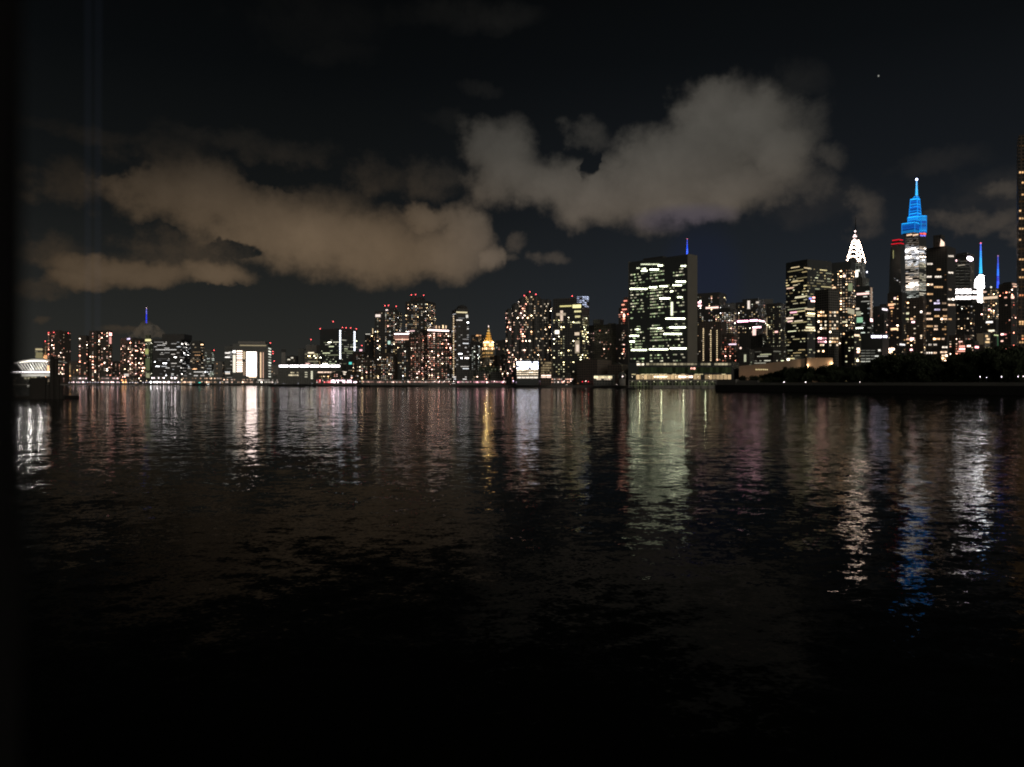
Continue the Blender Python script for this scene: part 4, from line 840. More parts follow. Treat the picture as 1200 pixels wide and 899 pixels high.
m_ = MB(); m_.face(quad_on(A+(Vector((.5, .8)))*2, Bc, 9, 10.5, GZ(302, 1480), GZ(292, 1480), 1.5), 'glow', None, (.30, .28, .12)); m_.build('glow_strip', t)

B('mid tower of orange and warm windows below the red topped tower', 1040, 1063, 343, 1250, 1057, wall='dark', pal='orange', p=.30, br=1.3, fh=3.9, cw=4, wtop=345, name='apartment_block', strips=[(1041, 1047.5, 356, 358.5, (1.5, .75, .42)), (1042.5, 1047.5, 360, 361.6, (1.2, .55, .3)), (1044, 1052.5, 384.4, 386.8, (1.7, 1.05, .6)), (1041.4, 1048.3, 408, 410.6, (2, 1.4, 1.1)), (1041.4, 1046, 411.8, 414.4, (1.9, 1.3, .8)), (1047.5, 1050, 348.5, 351, (1.6, 1.1, 1.0)), (1054, 1060.5, 403, 404.8, (1.4, 1.3, 1.3))])
B('brown brick tower with one column of bright windows, below the blue crown', 1062, 1087, 350.5, 1130, 1082, .9, wall='brown', pal='warm', p=.17, br=1.3, fh=3.5, cw=4, caps=((1067, 1084, 347.5),), name='apartment_block', strips=[(1078.6, 1080.6, 364.4, 366.6, (1.9, 1.6, 1.4)), (1078.7, 1080.5, 392.6, 394.8, (1.6, 1.2, .8)), (1078.7, 1080.3, 395.7, 397, (1, .8, .6)), (1062, 1065.3, 366.3, 368.4, (.9, .85, .55)), (1067, 1070, 372.8, 375, (1.2, .7, .4)), (1061.8, 1065, 373, 374.8, (.8, .75, .4)), (1068.4, 1072, 376.6, 378.4, (1.9, 1.1, 1.2)), (1066.5, 1071, 396, 398.4, (1.8, 1.0, 1.0)), (1066.6, 1069.4, 409, 411, (1.9, .9, .9)), (1062, 1066, 397, 398.6, (1.0, .6, .4))])
bt = B('broad black tower with orange balconies windows and a glowing sloping roof box', 1085, 1120, 289, 1120, 1110, 1.1, wall='dark', st=None, name='black_tower', cat='apartment tower', roofbox=False, caps=((1093.5, 1107, 274.5),),)
rg = random.Random(12); Q = []
hot = {300: [(1111, 1117.5, 1, 1.0)], 309.5: [(1086.5, 1093, 1.5, .9)], 316: [(1098, 1102.5, 1.3, .6)], 319.3: [(1111, 1117, 1.3, .9)], 324.5: [(1086, 1092, 1.3, 1), (1095.5, 1103.5, 1.7, 1.1)], 333.6: [(1086.5, 1093.5, 1.6, .7)], 336.6: [(1094.5, 1105, 1.1, .62)], 344.8: [(1086.5, 1093.5, 1.2, .65)], 339: [(1111.5, 1115, .5, .8)], 350.6: [(1110.5, 1118, 1.7, .9)], 355.6: [(1094.5, 1101.5, 1.5, 1.3), (1104, 1109, .45, .7)], 352.6: [(1089.5, 1092, 1.0, .8), (1098, 1101, 1.3, 1.2)], 357.2: [(1111, 1119, 1.5, .8)], 363: [(1095, 1101.8, .85, 1.2), (1104.5, 1110, .5, .7)], 367.4: [(1086, 1091, 1.4, .8)], 370.6: [(1095, 1101, .8, .5), (1105, 1110, .7, .5)], 374: [(1085.8, 1093, 1.7, .8), (1102.5, 1110, 2, .8), (1111, 1115, .9, .6)], 382.4: [(1086, 1093.5, .8, .6), (1095, 1099, .9, .7)], 386: [(1094.5, 1099, 1.7, .75), (1104, 1109, .6, .6)], 397.3: [(1093.7, 1102, 1.8, .65), (1103.6, 1107, 1.2, .8)], 404: [(1088, 1092, .8, 1), (1094, 1098, 1.0, 1)], 407: [(1104, 1110.5, 1.6, 1)], 413.6: [(1084.9, 1093, 1.9, .95), (1094, 1098, 1.1, .8)], 412.8: [(1102, 1110, 1.4, .8)], 416.8: [(1103.5, 1110.5, 2, .8)], 420: [(1103.5, 1108.5, 1.8, .6)], 423: [(1103.5, 1109.5, 1.7, .7)]}
for y_, segs_ in hot.items():
    for (a0, a1, g, tint) in segs_:
        P_, Q_ = (bt.A, bt.B) if a1 < 1110.9 else (bt.B, bt.C); n_ = max(1, round((a1-a0)/2.4))
        for j in range(n_):
            u0, u1 = on_face(P_, Q_, max(a0, 1085.5)+(a1-a0)*j/n_+.15), on_face(P_, Q_, a0+(a1-a0)*(j+1)/n_-.15); s0, s1 = (u0-P_).length, (u1-P_).length; dm = u0.y; gg = g*rg.uniform(.55, 1.15)
            c = (1, .58, .28) if tint < .7 else (1, .68, .46) if tint < .9 else (1, .86, .72) if tint < 1.15 else (.82, .72, 1)
            Q.append((quad_on(P_, Q_, min(s0, s1), max(s0, s1), GZ(y_+.95, dm), GZ(y_-.95, dm), .3), tuple(x*gg for x in c)))
Q += lit(rg, bt.A, bt.B, GROUND, GZ(300, 1120), 3.6, 4.5, .10, 'orange', .35)
put_windows(bt.root, Q, 1120)
b = MB(); b.face([(GX(1101.5, 1115), 1115, GZ(288.6, 1115)), (GX(1106.8, 1117), 1117, GZ(288, 1115)), (GX(1106.8, 1121), 1121, GZ(284.2, 1121)), (GX(1102.6, 1121), 1121, GZ(280.2, 1121))], 'glow', None, (1.5, 1.05, .8)); b.build('glowing_roof_slope', bt.root)  # light on the roof slope put in as a glowing face

# the row of midtown blocks between the black tower and the frame edge
mt = B('grey tower with curved dim front, glowing oval sign by its top corner', 1118, 1142, 298, 1700, 1137, .5, wall='grey', pal='warm', p=.05, br=.5, fh=4, cw=3, wbot=338, name='grey_tower', cat='office tower', caps=((1121, 1136, 295.5),), roofbox=False)
for i in range(9): rows(mt, 1118.6, 1136.6, 306+i*3.6, 306.8+i*3.6, 1, (.050, .048, .040), 1, segs=3, jit=.4, name='window')
b = MB(); x_, z_ = GX(1136.3, 1688), GZ(303.2, 1688)
b.prism([(x_-6+0, 1688), (x_+7, 1690), (x_+7, 1692), (x_-6, 1690)], z_-4, z_+4, 'black'); hs = b.build('sign_box', mt.root)
b = MB(); b.face([(x_+.5+7.2*math.cos(2*math.pi*j/20), 1687.4+.15*7*math.cos(2*math.pi*j/20), z_+(4.6*math.sin(2*math.pi*j/20))-1.3*math.cos(2*math.pi*j/20)) for j in range(20)], 'glow', None, (12, 10, 12)); b.build('sign', hs)
rows(mt, 1118.6, 1121.6, 304.6, 306.6, 1, (2.6, 1.6, 1.7), 1, name='lamp'); rows(mt, 1122, 1131.5, 310.3, 311.4, 1, (.42, .36, .28), 1, name='window')
wb = B('block with three dazzling white floors in front of the grey curved tower', 1118.5, 1145.5, 337.5, 1480, 1139, .5, wall='dark', st='dots', pal='mix', p=.4, br=1.2, wtop=353, fh=4, cw=4.2, name='office_tower', cat='office tower', roofbox=False)
rows(wb, 1119, 1138.5, 338.4, 340.8, 1, (1.9, 1.75, 1.7), 1, segs=5, name='window'); rows(wb, 1119, 1138.8, 341.9, 344, 1, (7, 6.6, 6.4), 1, segs=3, name='window'); rows(wb, 1119.5, 1138.5, 347.2, 350.8, 1, (4.5, 4.1, 3.9), 1, segs=4, gaps=.1, name='window')
rows(wb, 1139.3, 1145, 341, 343.8, 1, (2.4, 2.2, 2.1), 1, face=1, name='window'); rows(wb, 1139.3, 1145, 347, 350.6, 1, (2.2, 1.9, 1.8), 1, face=1, segs=2, name='window')
# white crystal crown with blue mast
dK = 1900
t = thing('crystal_tower', 'dazzling white tapering crystal crown under a cyan lit mast', 'skyscraper', (GX(1147, dK), dK, GROUND))
pc = lambda px, d_: (GX(px, d_), d_)
base = [pc(1139.5, dK+12), pc(1148, dK), pc(1153.8, dK+14), pc(1147, dK+34)]; top = [pc(1143.5, dK+12), pc(1149, dK+4), pc(1152.4, dK+13), pc(1148.5, dK+26)]
b = MB(); b.prism(base, GROUND, GZ(345, dK), 'glass'); b.prism(base, GZ(345, dK)+.02, [GZ(y_, dK) for y_ in (326.5, 321, 319, 322)], 'glass', top=top); b.build('curtain_wall', t)
Q = []; rg = random.Random(9)
for (i0, i1) in ((0, 1), (1, 2)):
    for k_ in range(20):
        y_ = 322+k_*2.0; f = max(0, min(1, (345-y_)/24)); P_ = Vector(base[i0])*(1-f)+Vector(top[i0])*f; Q_ = Vector(base[i1])*(1-f)+Vector(top[i1])*f
        if i0 == 0 and y_ < 326.5: P_ = P_+(Q_-P_)*(326.5-y_)/7
        g = rg.uniform(2.5, 6) if y_ < 356 else rg.uniform(.8, 2)
        Q.append((quad_on(P_, Q_, .3, (Q_-P_).length-.3, GZ(y_+1.15, dK), GZ(y_, dK), .9), (g, g*.97, g*.95)))
put_windows(t, Q, dK); spire(t, 1149.3, dK+12, 285, 321, 3.2, [(.10, .25, 1.5), (.04, .5, 1.6), (.03, .7, 1.6), (.03, .85, 1.6)], tip=(1.6, .3, .6))
B('office block of warm windows right of the crystal crown', 1151.5, 1171, 337.5, 1750, 1166, wall='grey', pal='warm', p=.55, br=1.2, fh=4.2, cw=4.4, name='office_tower', cat='office tower', strips=[(1160.5, 1162.5, 335.7, 337.4, (1.2, 1.15, 1.0)), (1151, 1156, 341.5, 343, (1, .65, .5)), (1151, 1169, 347.5, 350.5, (.9, .65, .45)), (1155, 1161, 362.2, 363.6, (1.8, .8, .75))], roofbox=False)
t = thing('mast_tower', 'dim tower whose deep blue mast stands right of the cyan mast', 'skyscraper', (GX(1169, 2000), 2000, GROUND))
b = MB(); b.box((GX(1168, 2000), 2010, (GROUND+GZ(340, 2000))/2), (34, 34, GZ(340, 2000)-GROUND), 'dark', .3); b.build('shaft', t); spire(t, 1169.5, 2000, 300, 338, 3.0, [(.06, .10, .9), (.03, .16, 1.3), (.03, .30, 1.6), (.03, .06, .9), (.03, .14, 1.5)], tip=(.5, .25, .6))
B('tower of mixed pale windows below the crystal crown', 1137, 1158, 355, 1400, 1152, wall='dark', pal='mix', p=.42, br=1.1, fh=3.9, cw=4, name='office_tower', cat='office tower')
B('dark block with a row of white lamps, right below the crystal crown', 1150, 1172, 375, 1250, 1167, wall='dark', pal='warm', p=.10, br=.8, name='office_block', cat='office building', strips=[(1155.5, 1163.5, 376.5, 378.6, (1.6, 1.5, 1.4)), (1158.5, 1165.5, 386.6, 388.6, (1.3, 1.2, .9)), (1164.5, 1169.8, 392.3, 393.6, (.7, .8, .4)), (1168.6, 1170, 394, 412, (.04, .10, .05))])
B('brown brick block of reddish windows just above the trees', 1112, 1137, 393, 1060, 1130, wall='brown', pal='pink', p=.30, br=1.2, fh=3.4, cw=3.8, name='apartment_block', cat='apartment building', strips=[(1123.5, 1128, 399.8, 401.2, (1.6, .9, .75)), (1124.2, 1131, 405, 406.6, (1.5, .6, .45)), (1124, 1131, 408, 410, (1.9, .8, .7)), (1122, 1131, 411, 412.4, (1.3, .6, .45))])
B('dark block of few warm windows between the black tower and the brown brick block', 1118, 1142, 368, 1160, 1136, wall='dark', pal='warm', p=.26, br=1.0, fh=3.6, cw=4, name='office_block', cat='office building')
B('tan stone block with one column of yellow windows', 1144, 1160.5, 391, 1040, 1153.5, wall='tan', pal='orange', p=.08, br=.8, name='stone_block', cat='building', strips=[(1154.4, 1159.4, 414, 416.4, (1.4, 1.1, .6)), (1154.5, 1159, 407, 409, (.75, .62, .32)), (1154.5, 1159.4, 400, 402, (1.1, .75, .38)), (1154.6, 1157.5, 392.8, 395, (1.2, .8, .4)), (1156, 1159.5, 396.5, 398.5, (1.2, .85, .5)), (1145, 1153, 390.8, 404, (.055, .042, .026))])
B('low block of red lit windows between the brick block and the tan block', 1131, 1147, 400, 1030, 1142, wall='dark', pal='pink', p=.32, br=1.3, fh=3.4, cw=4, name='apartment_block', cat='apartment building', strips=[(1133.5, 1137.6, 404.6, 406.4, (1.8, 1.1, .9)), (1142.3, 1146.7, 405.8, 408, (1.9, .7, .75))])
B('dark block with pairs of red windows left of the frame edge tower', 1170, 1193, 332.5, 1100, 1185, wall='dark', pal='red', p=.20, br=1.2, fh=3.6, cw=3.8, name='apartment_block', caps=((1175, 1190, 330),), strips=[(1186, 1191, 332.4, 333.6, (.9, .55, .4)), (1187, 1191.5, 335, 336.4, (1.3, .8, .55)), (1173, 1176.5, 391, 392.8, (1.8, 1, .9)), (1177, 1179.5, 391.2, 392.6, (1.3, .4, .4)), (1173, 1175.8, 399, 400.6, (1.7, 1.0, .8)), (1172.7, 1175.8, 408.4, 410.8, (2, .9, .9)), (1177, 1179.3, 408.4, 410.6, (1.8, .5, .4)), (1184.6, 1188, 346.5, 350, (1.6, 1.0, .8)), (1177, 1180, 348, 349.4, (1.4, .7, .5))])
et = B('near tall slab cut by the right edge of the view, single column of orange windows', 1191.5, 1228, 160, 700, 1193.5, 1.0, wall='brown', st=None, name='edge_tower', cat='apartment tower')
rg = random.Random(17); Q = []
for i, y_ in enumerate([202, 214, 228, 247, 256, 268, 281, 304, 316, 325, 346, 377, 379.6, 393.5, 397, 401, 417.5]+[171, 187, 236, 292, 336, 360, 412]):
    g = rg.uniform(.7, 1.6) if i < 17 else .05
    for a0 in (1194.3, 1197.4)+tuple(1201+j*4 for j in range(6)):
        if rg.random() < .88:
            u0, u1 = on_face(et.B, et.C, a0), on_face(et.B, et.C, a0+2.2); s0, s1 = (u0-et.B).length, (u1-et.B).length; gg = g*rg.uniform(.5, 1.1)
            c = (1, .58, .26) if y_ not in (346, 397) else (1, .36, .16)
            Q.append((quad_on(et.B, et.C, s0, s1, GZ(y_+1.2, u0.y), GZ(y_-.8, u0.y), .2), tuple(x*gg for x in c)))
put_windows(et.root, Q, 700)


LANDMARKS = [(43, 'the lit ferry canopy'), (70, 'the leftmost riverside tower'), (111, 'the second riverside tower'), (155, 'the third riverside tower'), (200, 'the wide hospital block'), (243, 'the grey cool lit block'), (295, 'the glowing hospital cube'), (345, 'the long flat hall'),
 (395, 'the glass laboratory tower'), (433, 'the slim block with a spike'), (455, 'the dark white dotted tower'), (474, 'the two lit cornices'), (492, 'the tallest beacon tower'), (513, 'the white cornice slab'), (540, 'the lamp line tower'), (572, 'the gold spire'),
 (602, 'the scalloped tower'), (620, 'the glowing glass building'), (641, 'the brown gridded building'), (668, 'the black tower'), (700, 'the low yellow pavilion'), (730, 'the storage dome'), (770, 'the great glass slab'), (835, 'the brown lamp line tower'), (858, 'the crowded white window block'),
 (893, 'the pink terraces'), (912, 'the faint ledge lights'), (930, 'the black twin tower'), (946, 'the hall and curved wall gap'), (961, 'the curved glowing wall'), (980, 'the pale brown tower'), (1000, 'the arched spire'), (1030, 'the white sign band'), (1050, 'the red topped tower'), (1072, 'the blue crown'), (1100, 'the broad black tower'), (1115, 'the grey curved tower'), (1130, 'the oval sign'), (1150, 'the cyan mast'), (1169, 'the deep blue mast'), (1190, 'the right edge tower')]
def near(px): return min(LANDMARKS, key=lambda q: abs(q[0]-px))[1]
# filler blocks behind the shore road: low, dark, scattered windows
rg = random.Random(55)
fill = []
for px in list(range(320, 740, 17)):
    w_ = rg.uniform(11, 20); fill.append((px, px+w_, rg.uniform(433, 441), shore_d(px+w_)+rg.uniform(45, 70)))
for px in range(84, 262, 16): fill.append((px, px+rg.uniform(10, 16), rg.uniform(439, 443.5), shore_d(px+16)+60))
for (a0, a1, ty, dd) in fill:
    wl_, pl0 = rg.choice(['brown', 'dark', 'grey']), rg.choice(['warm', 'pink', 'mix', 'orange'])
    B('low %s block, %s windows, behind the shore lamps below %s' % (wl_, {'mix': 'mixed'}.get(pl0, pl0), near((a0+a1)/2)), a0, a1, ty, dd, wall=wl_, pal=pl0, p=rg.uniform(.3, .6), br=1.1, fh=3.4, cw=3.8, name='low_building', cat='building', group='low blocks behind the shore road')
far = [(12, 40, 432), (1, 14, 425), (260, 275, 428), (404, 416, 418), (446, 462, 402), (508, 532, 398), (545, 556, 405), (590, 600, 408), (640, 652, 400), (684, 700, 398), (846, 866, 356), (888, 906, 351), (900, 924, 362), (1020, 1036, 368), (1030, 1048, 380), (1128, 1140, 345), (1160, 1176, 352), (1180, 1200, 370)]
for (a0, a1, ty) in far:
    B('distant dark building with tiny windows in the skyline gap beside '+near((a0+a1)/2), a0, a1, ty, 2600 if a0 < 300 else 2000, wall='dark', pal='mix', p=.22, br=.7, fh=4, cw=4.6, name='distant_building', cat='building', group='distant buildings in the gaps of the skyline')
#@@DETAIL

# ------------------------------------------------------------------ riverside details
# street lamps along the far shore road, one kind copied
def shore_pt(px, off):
    for (a, da), (c, dc) in zip(shore, shore[1:]):
        if a <= px <= c:
            pa, pc = Vector((GX(a, da), da)), Vector((GX(c, dc), dc)); e = (pc-pa).normalized(); q = on_face(pa, pc, px)
            return q+Vector((-e.y, e.x))*off, math.atan2(e.y, e.x)
def lamp_proto(name, label, cat, group, h, col, r, arm=1.2):
    t = thing(name, label, cat, (0, 0, 0), group)
    b = MB(); b.cyl((0, 0), .10, 0, h, 'black', 6, .06); b.cyl((0, 0), .2, 0, .5, 'black', 6); b.build('post', t)
    b = MB(); b.tube((0, 0, h), (0, -arm, h+.3), .06, 'black', 5); ar = b.build('arm', t)
    b = MB(); b.ball((0, -arm, h+.25), r, 'glow', col, 8, 5, .7); b.build('lamp_head', ar)
    return t
rg = random.Random(91)
pa_ = lamp_proto('street_lamp', 'pinkish white lamp on a thin post in the row along the far shore road', 'street lamp', 'lamps along the far shore road', 5.2, (7, 5.2, 4.6), .55)
first = True
px = 424
while px < 735:
    if px < 528 or rg.random() < .55:
        p_, an = shore_pt(px, 4)
        if first: pa_.location = (p_.x, p_.y, GROUND+.2); pa_.rotation_euler = (0, 0, an); first = False; pa_['label'] = 'pinkish white lamp on the shore road below '+near(px)
        else: copy_thing(pa_, (p_.x, p_.y, GROUND+.2), an, 'pinkish white lamp on the shore road below '+near(px))
    px += 5.6 if px < 528 else rg.uniform(6, 11)
pb = lamp_proto('street_lamp', 'small white lamp in the dotted line on the far left shore', 'street lamp', 'small lamps on the far left shore', 4.6, (4.6, 4.3, 5.0), .75)
first = True
for px in [80+i*3.1 for i in range(58)]:
    if rg.random() < .12: continue
    p_, an = shore_pt(px, 4)
    if first: pb.location = (p_.x, p_.y, GROUND); pb.rotation_euler = (0, 0, an); first = False; pb['label'] = 'small white shore lamp in the dotted line below '+near(px)
    else: copy_thing(pb, (p_.x, p_.y, GROUND), an, 'small white shore lamp in the dotted line below '+near(px))
# bright floodlit sheds and shops on the left shore
for (a0, a1, ty, cols, lab) in ((84, 104, 441.5, (1.4, .9, .9), 'low lit shed glowing pink at the foot of the left riverside towers'), (119, 141, 441.5, (1.3, .8, .75), 'low shed with pink lamps between the second and third riverside towers'),
        (142, 152, 443.5, (1.6, .75, .30), 'orange lit low shop front under the third riverside tower'), (176, 212, 441, (7, 6, 6), 'blazing white floodlit low building before the hospital block'),
        (214, 262, 441.5, (1.2, .75, .5), 'long low building with warm mixed lamps right of the floodlit one'), (262, 300, 443, (1.1, .7, .5), 'low warm lit entrance building under the hospital cube'), (300, 330, 443.5, (1.1, 1.0, .85), 'low white lit shed right under the hospital cube'),
        (371, 392, 444, (1.6, .30, .30), 'low shed lit red below the long flat hall'), (388, 424, 444, (4.2, 3, 3.4), 'low pier shed with blazing pinkish white lamps below the laboratory tower'),
        (425, 530, 445.5, (.55, .30, .24), 'long low riverside shed with dim reddish lamps under the apartment slabs'), (536, 600, 445.5, (1.0, .45, .5), 'low riverside shed of pink and red lamps below the gold spire'),
        (601, 650, 444.6, (1.0, .75, 1.1), 'low pale violet lit shed below the glowing glass building'), (640, 676, 442.5, (2.0, 1.05, .75), 'low entrance building glowing orange white at the foot of the black tower')):
    pm = (a0+a1)/2; dd = shore_d(a1)+32
    r = B(lab, a0, a1, ty, dd, a1-1.2, .35, wall='grey', st=None, name='low_lit_building', cat='building', roofbox=False)
    n = int((a1-a0)/1.9); c_ = cols
    for k_, (ya, yb) in enumerate(((ty+1.4, ty+2.6), (447.2, 448.6))):
        for j in range(n):
            if r.rng.random() < (.35 if k_ == 0 else .25): continue
            g = r.rng.lognormvariate(-.3, .7); px = a0+(a1-a0-2)*j/n
            rows(r, px, px+r.rng.uniform(.9, 1.9), ya, yb, 1, tuple(min(9, x*g) for x in (c_ if r.rng.random() < .8 else (1, .8, .7))), 1, name='window')

# cars on the shore road
car = thing('car', 'car with lit red tail lamps in the traffic on the far shore road', 'car', (0, 0, 0), 'cars on the far shore road')
b = MB(); prof = [(-2.2, .35), (2.2, .35), (2.25, .75), (1.3, .95), (.7, 1.42), (-1.0, 1.45), (-1.8, 1.0), (-2.25, .9)]
F0 = [(x, -.88, z) for x, z in prof]; B0 = [(x, .88, z) for x, z in prof]
b.face(F0, 'carpaint'); b.face(B0[::-1], 'carpaint')
for j in range(8): k_ = (j+1) % 8; b.face([F0[k_], F0[j], B0[j], B0[k_]], 'carpaint')
b.build('body', car)
for x in (-1.4, 1.4):
    for y in (-.8, .8):
        b = MB(); b.tube((x, y-.12, .33), (x, y+.12, .33), .33, 'rubber', 10); b.build('wheel', car)
for y in (-.6, .6):
    b = MB(); b.box((2.28, y, .72), (.08, .35, .18), 'glow', g=(6, 5, 4.2)); b.build('headlight', car)
    b = MB(); b.box((-2.29, y, .82), (.08, .4, .22), 'glow', g=(5, .25, .25)); b.build('tail_light', car)
b = MB(); b.face([(-1.0, -.89, 1.38), (.65, -.89, 1.36), (1.1, -.89, 1.0), (-1.5, -.89, 1.0)], 'glass'); b.build('side_window', car)
first = True
for px in sorted([rg.uniform(375, 430) for _ in range(7)]+[rg.uniform(495, 750) for _ in range(44)]+[rg.uniform(80, 330) for _ in range(12)]):
    p_, an = shore_pt(px, rg.choice([7, 10.5, 14])); an += rg.choice([0, math.pi])+rg.uniform(-.05, .05)
    if first: car.location = (p_.x, p_.y, GROUND+.26); car.rotation_euler = (0, 0, an); first = False; car['label'] = 'car in the shore road traffic below '+near(px)
    else: copy_thing(car, (p_.x, p_.y, GROUND+.26), an, 'car in the shore road traffic below '+near(px))
# brake lamps and signals that show as red points: traffic signals on posts
sg = thing('traffic_signal', 'small red traffic signal on a post beside the far shore road', 'traffic signal', (0, 0, 0), 'red signals on the far shore road')
b = MB(); b.cyl((0, 0), .09, 0, 4.2, 'black', 6); b.build('post', sg)
b = MB(); b.box((0, 0, 4.5), (.5, .4, 1.3), 'black'); hd = b.build('signal_box', sg)
b = MB(); b.ball((0, -.35, 4.7), .42, 'glow', (4.5, .12, .25)); b.build('red_light', hd)
first = True
for px in (373, 378, 381, 394, 396, 433, 436, 470, 505, 513, 527, 538, 547, 553, 562, 571, 574, 588, 594, 612, 620, 640, 657, 668, 681, 688, 699, 724, 726, 742):
    p_, an = shore_pt(px, rg.choice([2.5, 18]))
    if first: sg.location = (p_.x, p_.y, GROUND+.2); first = False; sg['label'] = 'small red signal on the shore road below '+near(px)
    else: copy_thing(sg, (p_.x, p_.y, GROUND+.2), None, 'small red signal on the shore road below '+near(px))

# raised road with arches in front of the conference building
t = thing('viaduct', 'low raised riverside road on arches with small lamps, below the conference building', 'viaduct', (GX(800, 890), 890, 0))
V0, V1 = Vector((GX(737, 899), 899)), Vector((GX(840, 888), 888)); e = (V1-V0).normalized(); n_ = Vector((e.y, -e.x)); LV = (V1-V0).length; an = math.atan2(e.y, e.x)
b = MB(); b.prism([tuple(V0+n_*1), tuple(V1+n_*1), tuple(V1-n_*9), tuple(V0-n_*9)], 8.2, 9.0, 'concrete'); b.build('deck', t)
b = MB(); b.prism([tuple(V0+n_*1), tuple(V1+n_*1), tuple(V1+n_*.7), tuple(V0+n_*.7)], 9.0, 9.8, 'concrete'); b.build('parapet', t)
b = MB(); b.prism([tuple(V0-n_*7), tuple(V1-n_*7), tuple(V1-n_*8), tuple(V0-n_*8)], .5, 8.2, 'green'); b.build('back_wall', t)
for i in range(13):
    c = V0+e*(LV*i/12); b = MB(); b.box((c.x, c.y, 4.1), (.8, 1.0, 8.2), 'concrete', an)
    for s_ in (-1, 1):
        if 0 <= i+s_ <= 12: b.tube((c.x, c.y, 4.6), (c.x+e.x*s_*3, c.y+e.y*s_*3, 8.2), .3, 'concrete', 4)
    b.build('pier', t)
for i in range(12):
    c = V0+e*(LV*(i+.5)/12)
    b = MB(); b.ball((c.x-n_.x*3, c.y-n_.y*3, 7.7), .35, 'glow', (2.0, 1.9, 1.2)); b.build('lamp', t)
    if i % 3 == 1:
        L = bpy.data.lights.new('lamp', 'POINT'); L.energy = 200; L.specular_factor = 0; L.color = (.9, 1, .6); L.shadow_soft_size = .4
        lo = bpy.data.objects.new('lamp_light', L); COL.objects.link(lo); lo.location = (c.x-n_.x*3, c.y-n_.y*3, 6.9)
pc_ = lamp_proto('street_lamp', 'pale lamp on the raised riverside road below the glass slab', 'street lamp', 'lamps on the raised riverside road', 4.0, (3.6, 3.0, 2.2), .42)
for i in range(8):
    c = V0+e*(LV*(i+.3)/8)
    if i == 0: pc_.location = (c.x, c.y, 9.0); pc_.rotation_euler = (0, 0, an)
    else: copy_thing(pc_, (c.x, c.y, 9.0), an)

# dark moored barge and small boats before the far shore
def boat(name, label, px0, px1, d, hull_h, houses, mat_='black'):
    x0, x1 = GX(px0, d), GX(px1, d); L_ = x1-x0; t = thing(name, label, 'boat' if name != 'barge' else 'barge', ((x0+x1)/2, d, 0))
    w_ = min(9, L_*.3); b = MB()
    bt_ = [(x0+L_*.03, d-w_*.35), (x0+L_*.9, d-w_*.35), (x0+L_*.97, d), (x0+L_*.9, d+w_*.35), (x0+L_*.03, d+w_*.35)]
    tp_ = [(x0, d-w_/2), (x0+L_*.9, d-w_/2), (x1, d), (x0+L_*.9, d+w_/2), (x0, d+w_/2)]
    b.prism(bt_, -.5, hull_h, mat_, top=tp_); b.build('hull', t)
    for (f0, f1, z0, z1, nm) in houses:
        b = MB(); b.prism([(x0+L_*f0, d-w_*.3), (x0+L_*f1, d-w_*.3), (x0+L_*(f1-.02), d+w_*.3), (x0+L_*f0, d+w_*.3)], hull_h+z0, hull_h+z1, 'dark'); b.build(nm, t)
    return t, x0, L_, w_
t, x0, L_, w_ = boat('barge', 'long flat black barge moored before the long flat hall', 314, 372, 1500, 3.4, ((.05, .12, 0, 2.2, 'deckhouse'), (.5, .8, 0, .8, 'cargo_deck')))
b = MB(); 
for f in (.16, .33, .62, .9): b.ball((x0+L_*f, 1500-w_*.4, 5.4), .35, 'glow', (1.6, 1.6, 1.8))
for i, f in enumerate((.16, .33, .62, .9)):
    q = MB(); q.ball((x0+L_*f, 1500-w_*.4, 5.2), .45, 'glow', (1.5, 1.5, 1.7)); q.build('lamp', t)
t, x0, L_, w_ = boat('ferry_boat', 'dark boat with a teal lit sign before the left shore', 222, 247, 1900, 3.0, ((.2, .85, 0, 3.2, 'cabin'), (.35, .7, 3.2, 5.4, 'wheelhouse')))
q = MB(); q.box((x0+L_*.5, 1900-w_*.32, 7.2), (5.5, .4, 1.8), 'glow', g=(.10, 1.0, .8)); q.build('sign', t)
for f in (.08, .9): q = MB(); q.box((x0+L_*f, 1900-w_*.35, 3.6), (5, .4, 1.4), 'glow', g=(1.4, 1.4, 1.3)); q.build('window', t)
boat('small_boat', 'small dark boat right below the stepped apartment blocks', 418, 434, 1250, 2.6, ((.3, .75, 0, 2.4, 'cabin'),))
boat('small_boat', 'tiny dark low boat on the water left of the glass slab', 733, 745, 820, 1.0, ((.35, .7, 0, 1.2, 'cabin'),))

# ------------------------------------------------------------------ ferry landing, left
dF = 300
fx = lambda px: GX(px, dF); fz = lambda py: GZ(py, dF)
t = thing('ferry_canopy', 'arched white ferry landing canopy, brightly lit, on a dark floating dock', 'canopy', (fx(42), dF, 1))
arc = [(px, 421.6+3.4*((px-43)/25)**2+(.6 if px < 20 else 0)) for px in [17+i*51/18 for i in range(19)]]
for yy, nm in ((0, 'front_arch'), (6, 'rear_arch')):
    b = MB()
    for (p0, y0), (p1, y1) in zip(arc, arc[1:]): b.tube((fx(p0), dF+yy, fz(y0)), (fx(p1), dF+yy, fz(y1)), .16, 'paint', 6)
    b.build(nm, t)
b = MB()
for (p0, y0), (p1, y1) in zip(arc, arc[1:]): b.prism([(fx(p0), dF), (fx(p1), dF), (fx(p1), dF+6), (fx(p0), dF+6)], fz(max(y0, y1))+.25, fz(max(y0, y1))+.4, 'paint')
b.build('roof', t)
for i, ((p0, y0), (p1, y1)) in enumerate(list(zip(arc, arc[1:]))[2:14]):
    b = MB(); b.box((fx((p0+p1)/2), dF-.3, fz((y0+y1)/2)-.45), (.72, .15, .26), 'glow', -math.atan2((y1-y0), 2.8)*0, (5, 4.6, 4.1)); b.build('lamp', t)
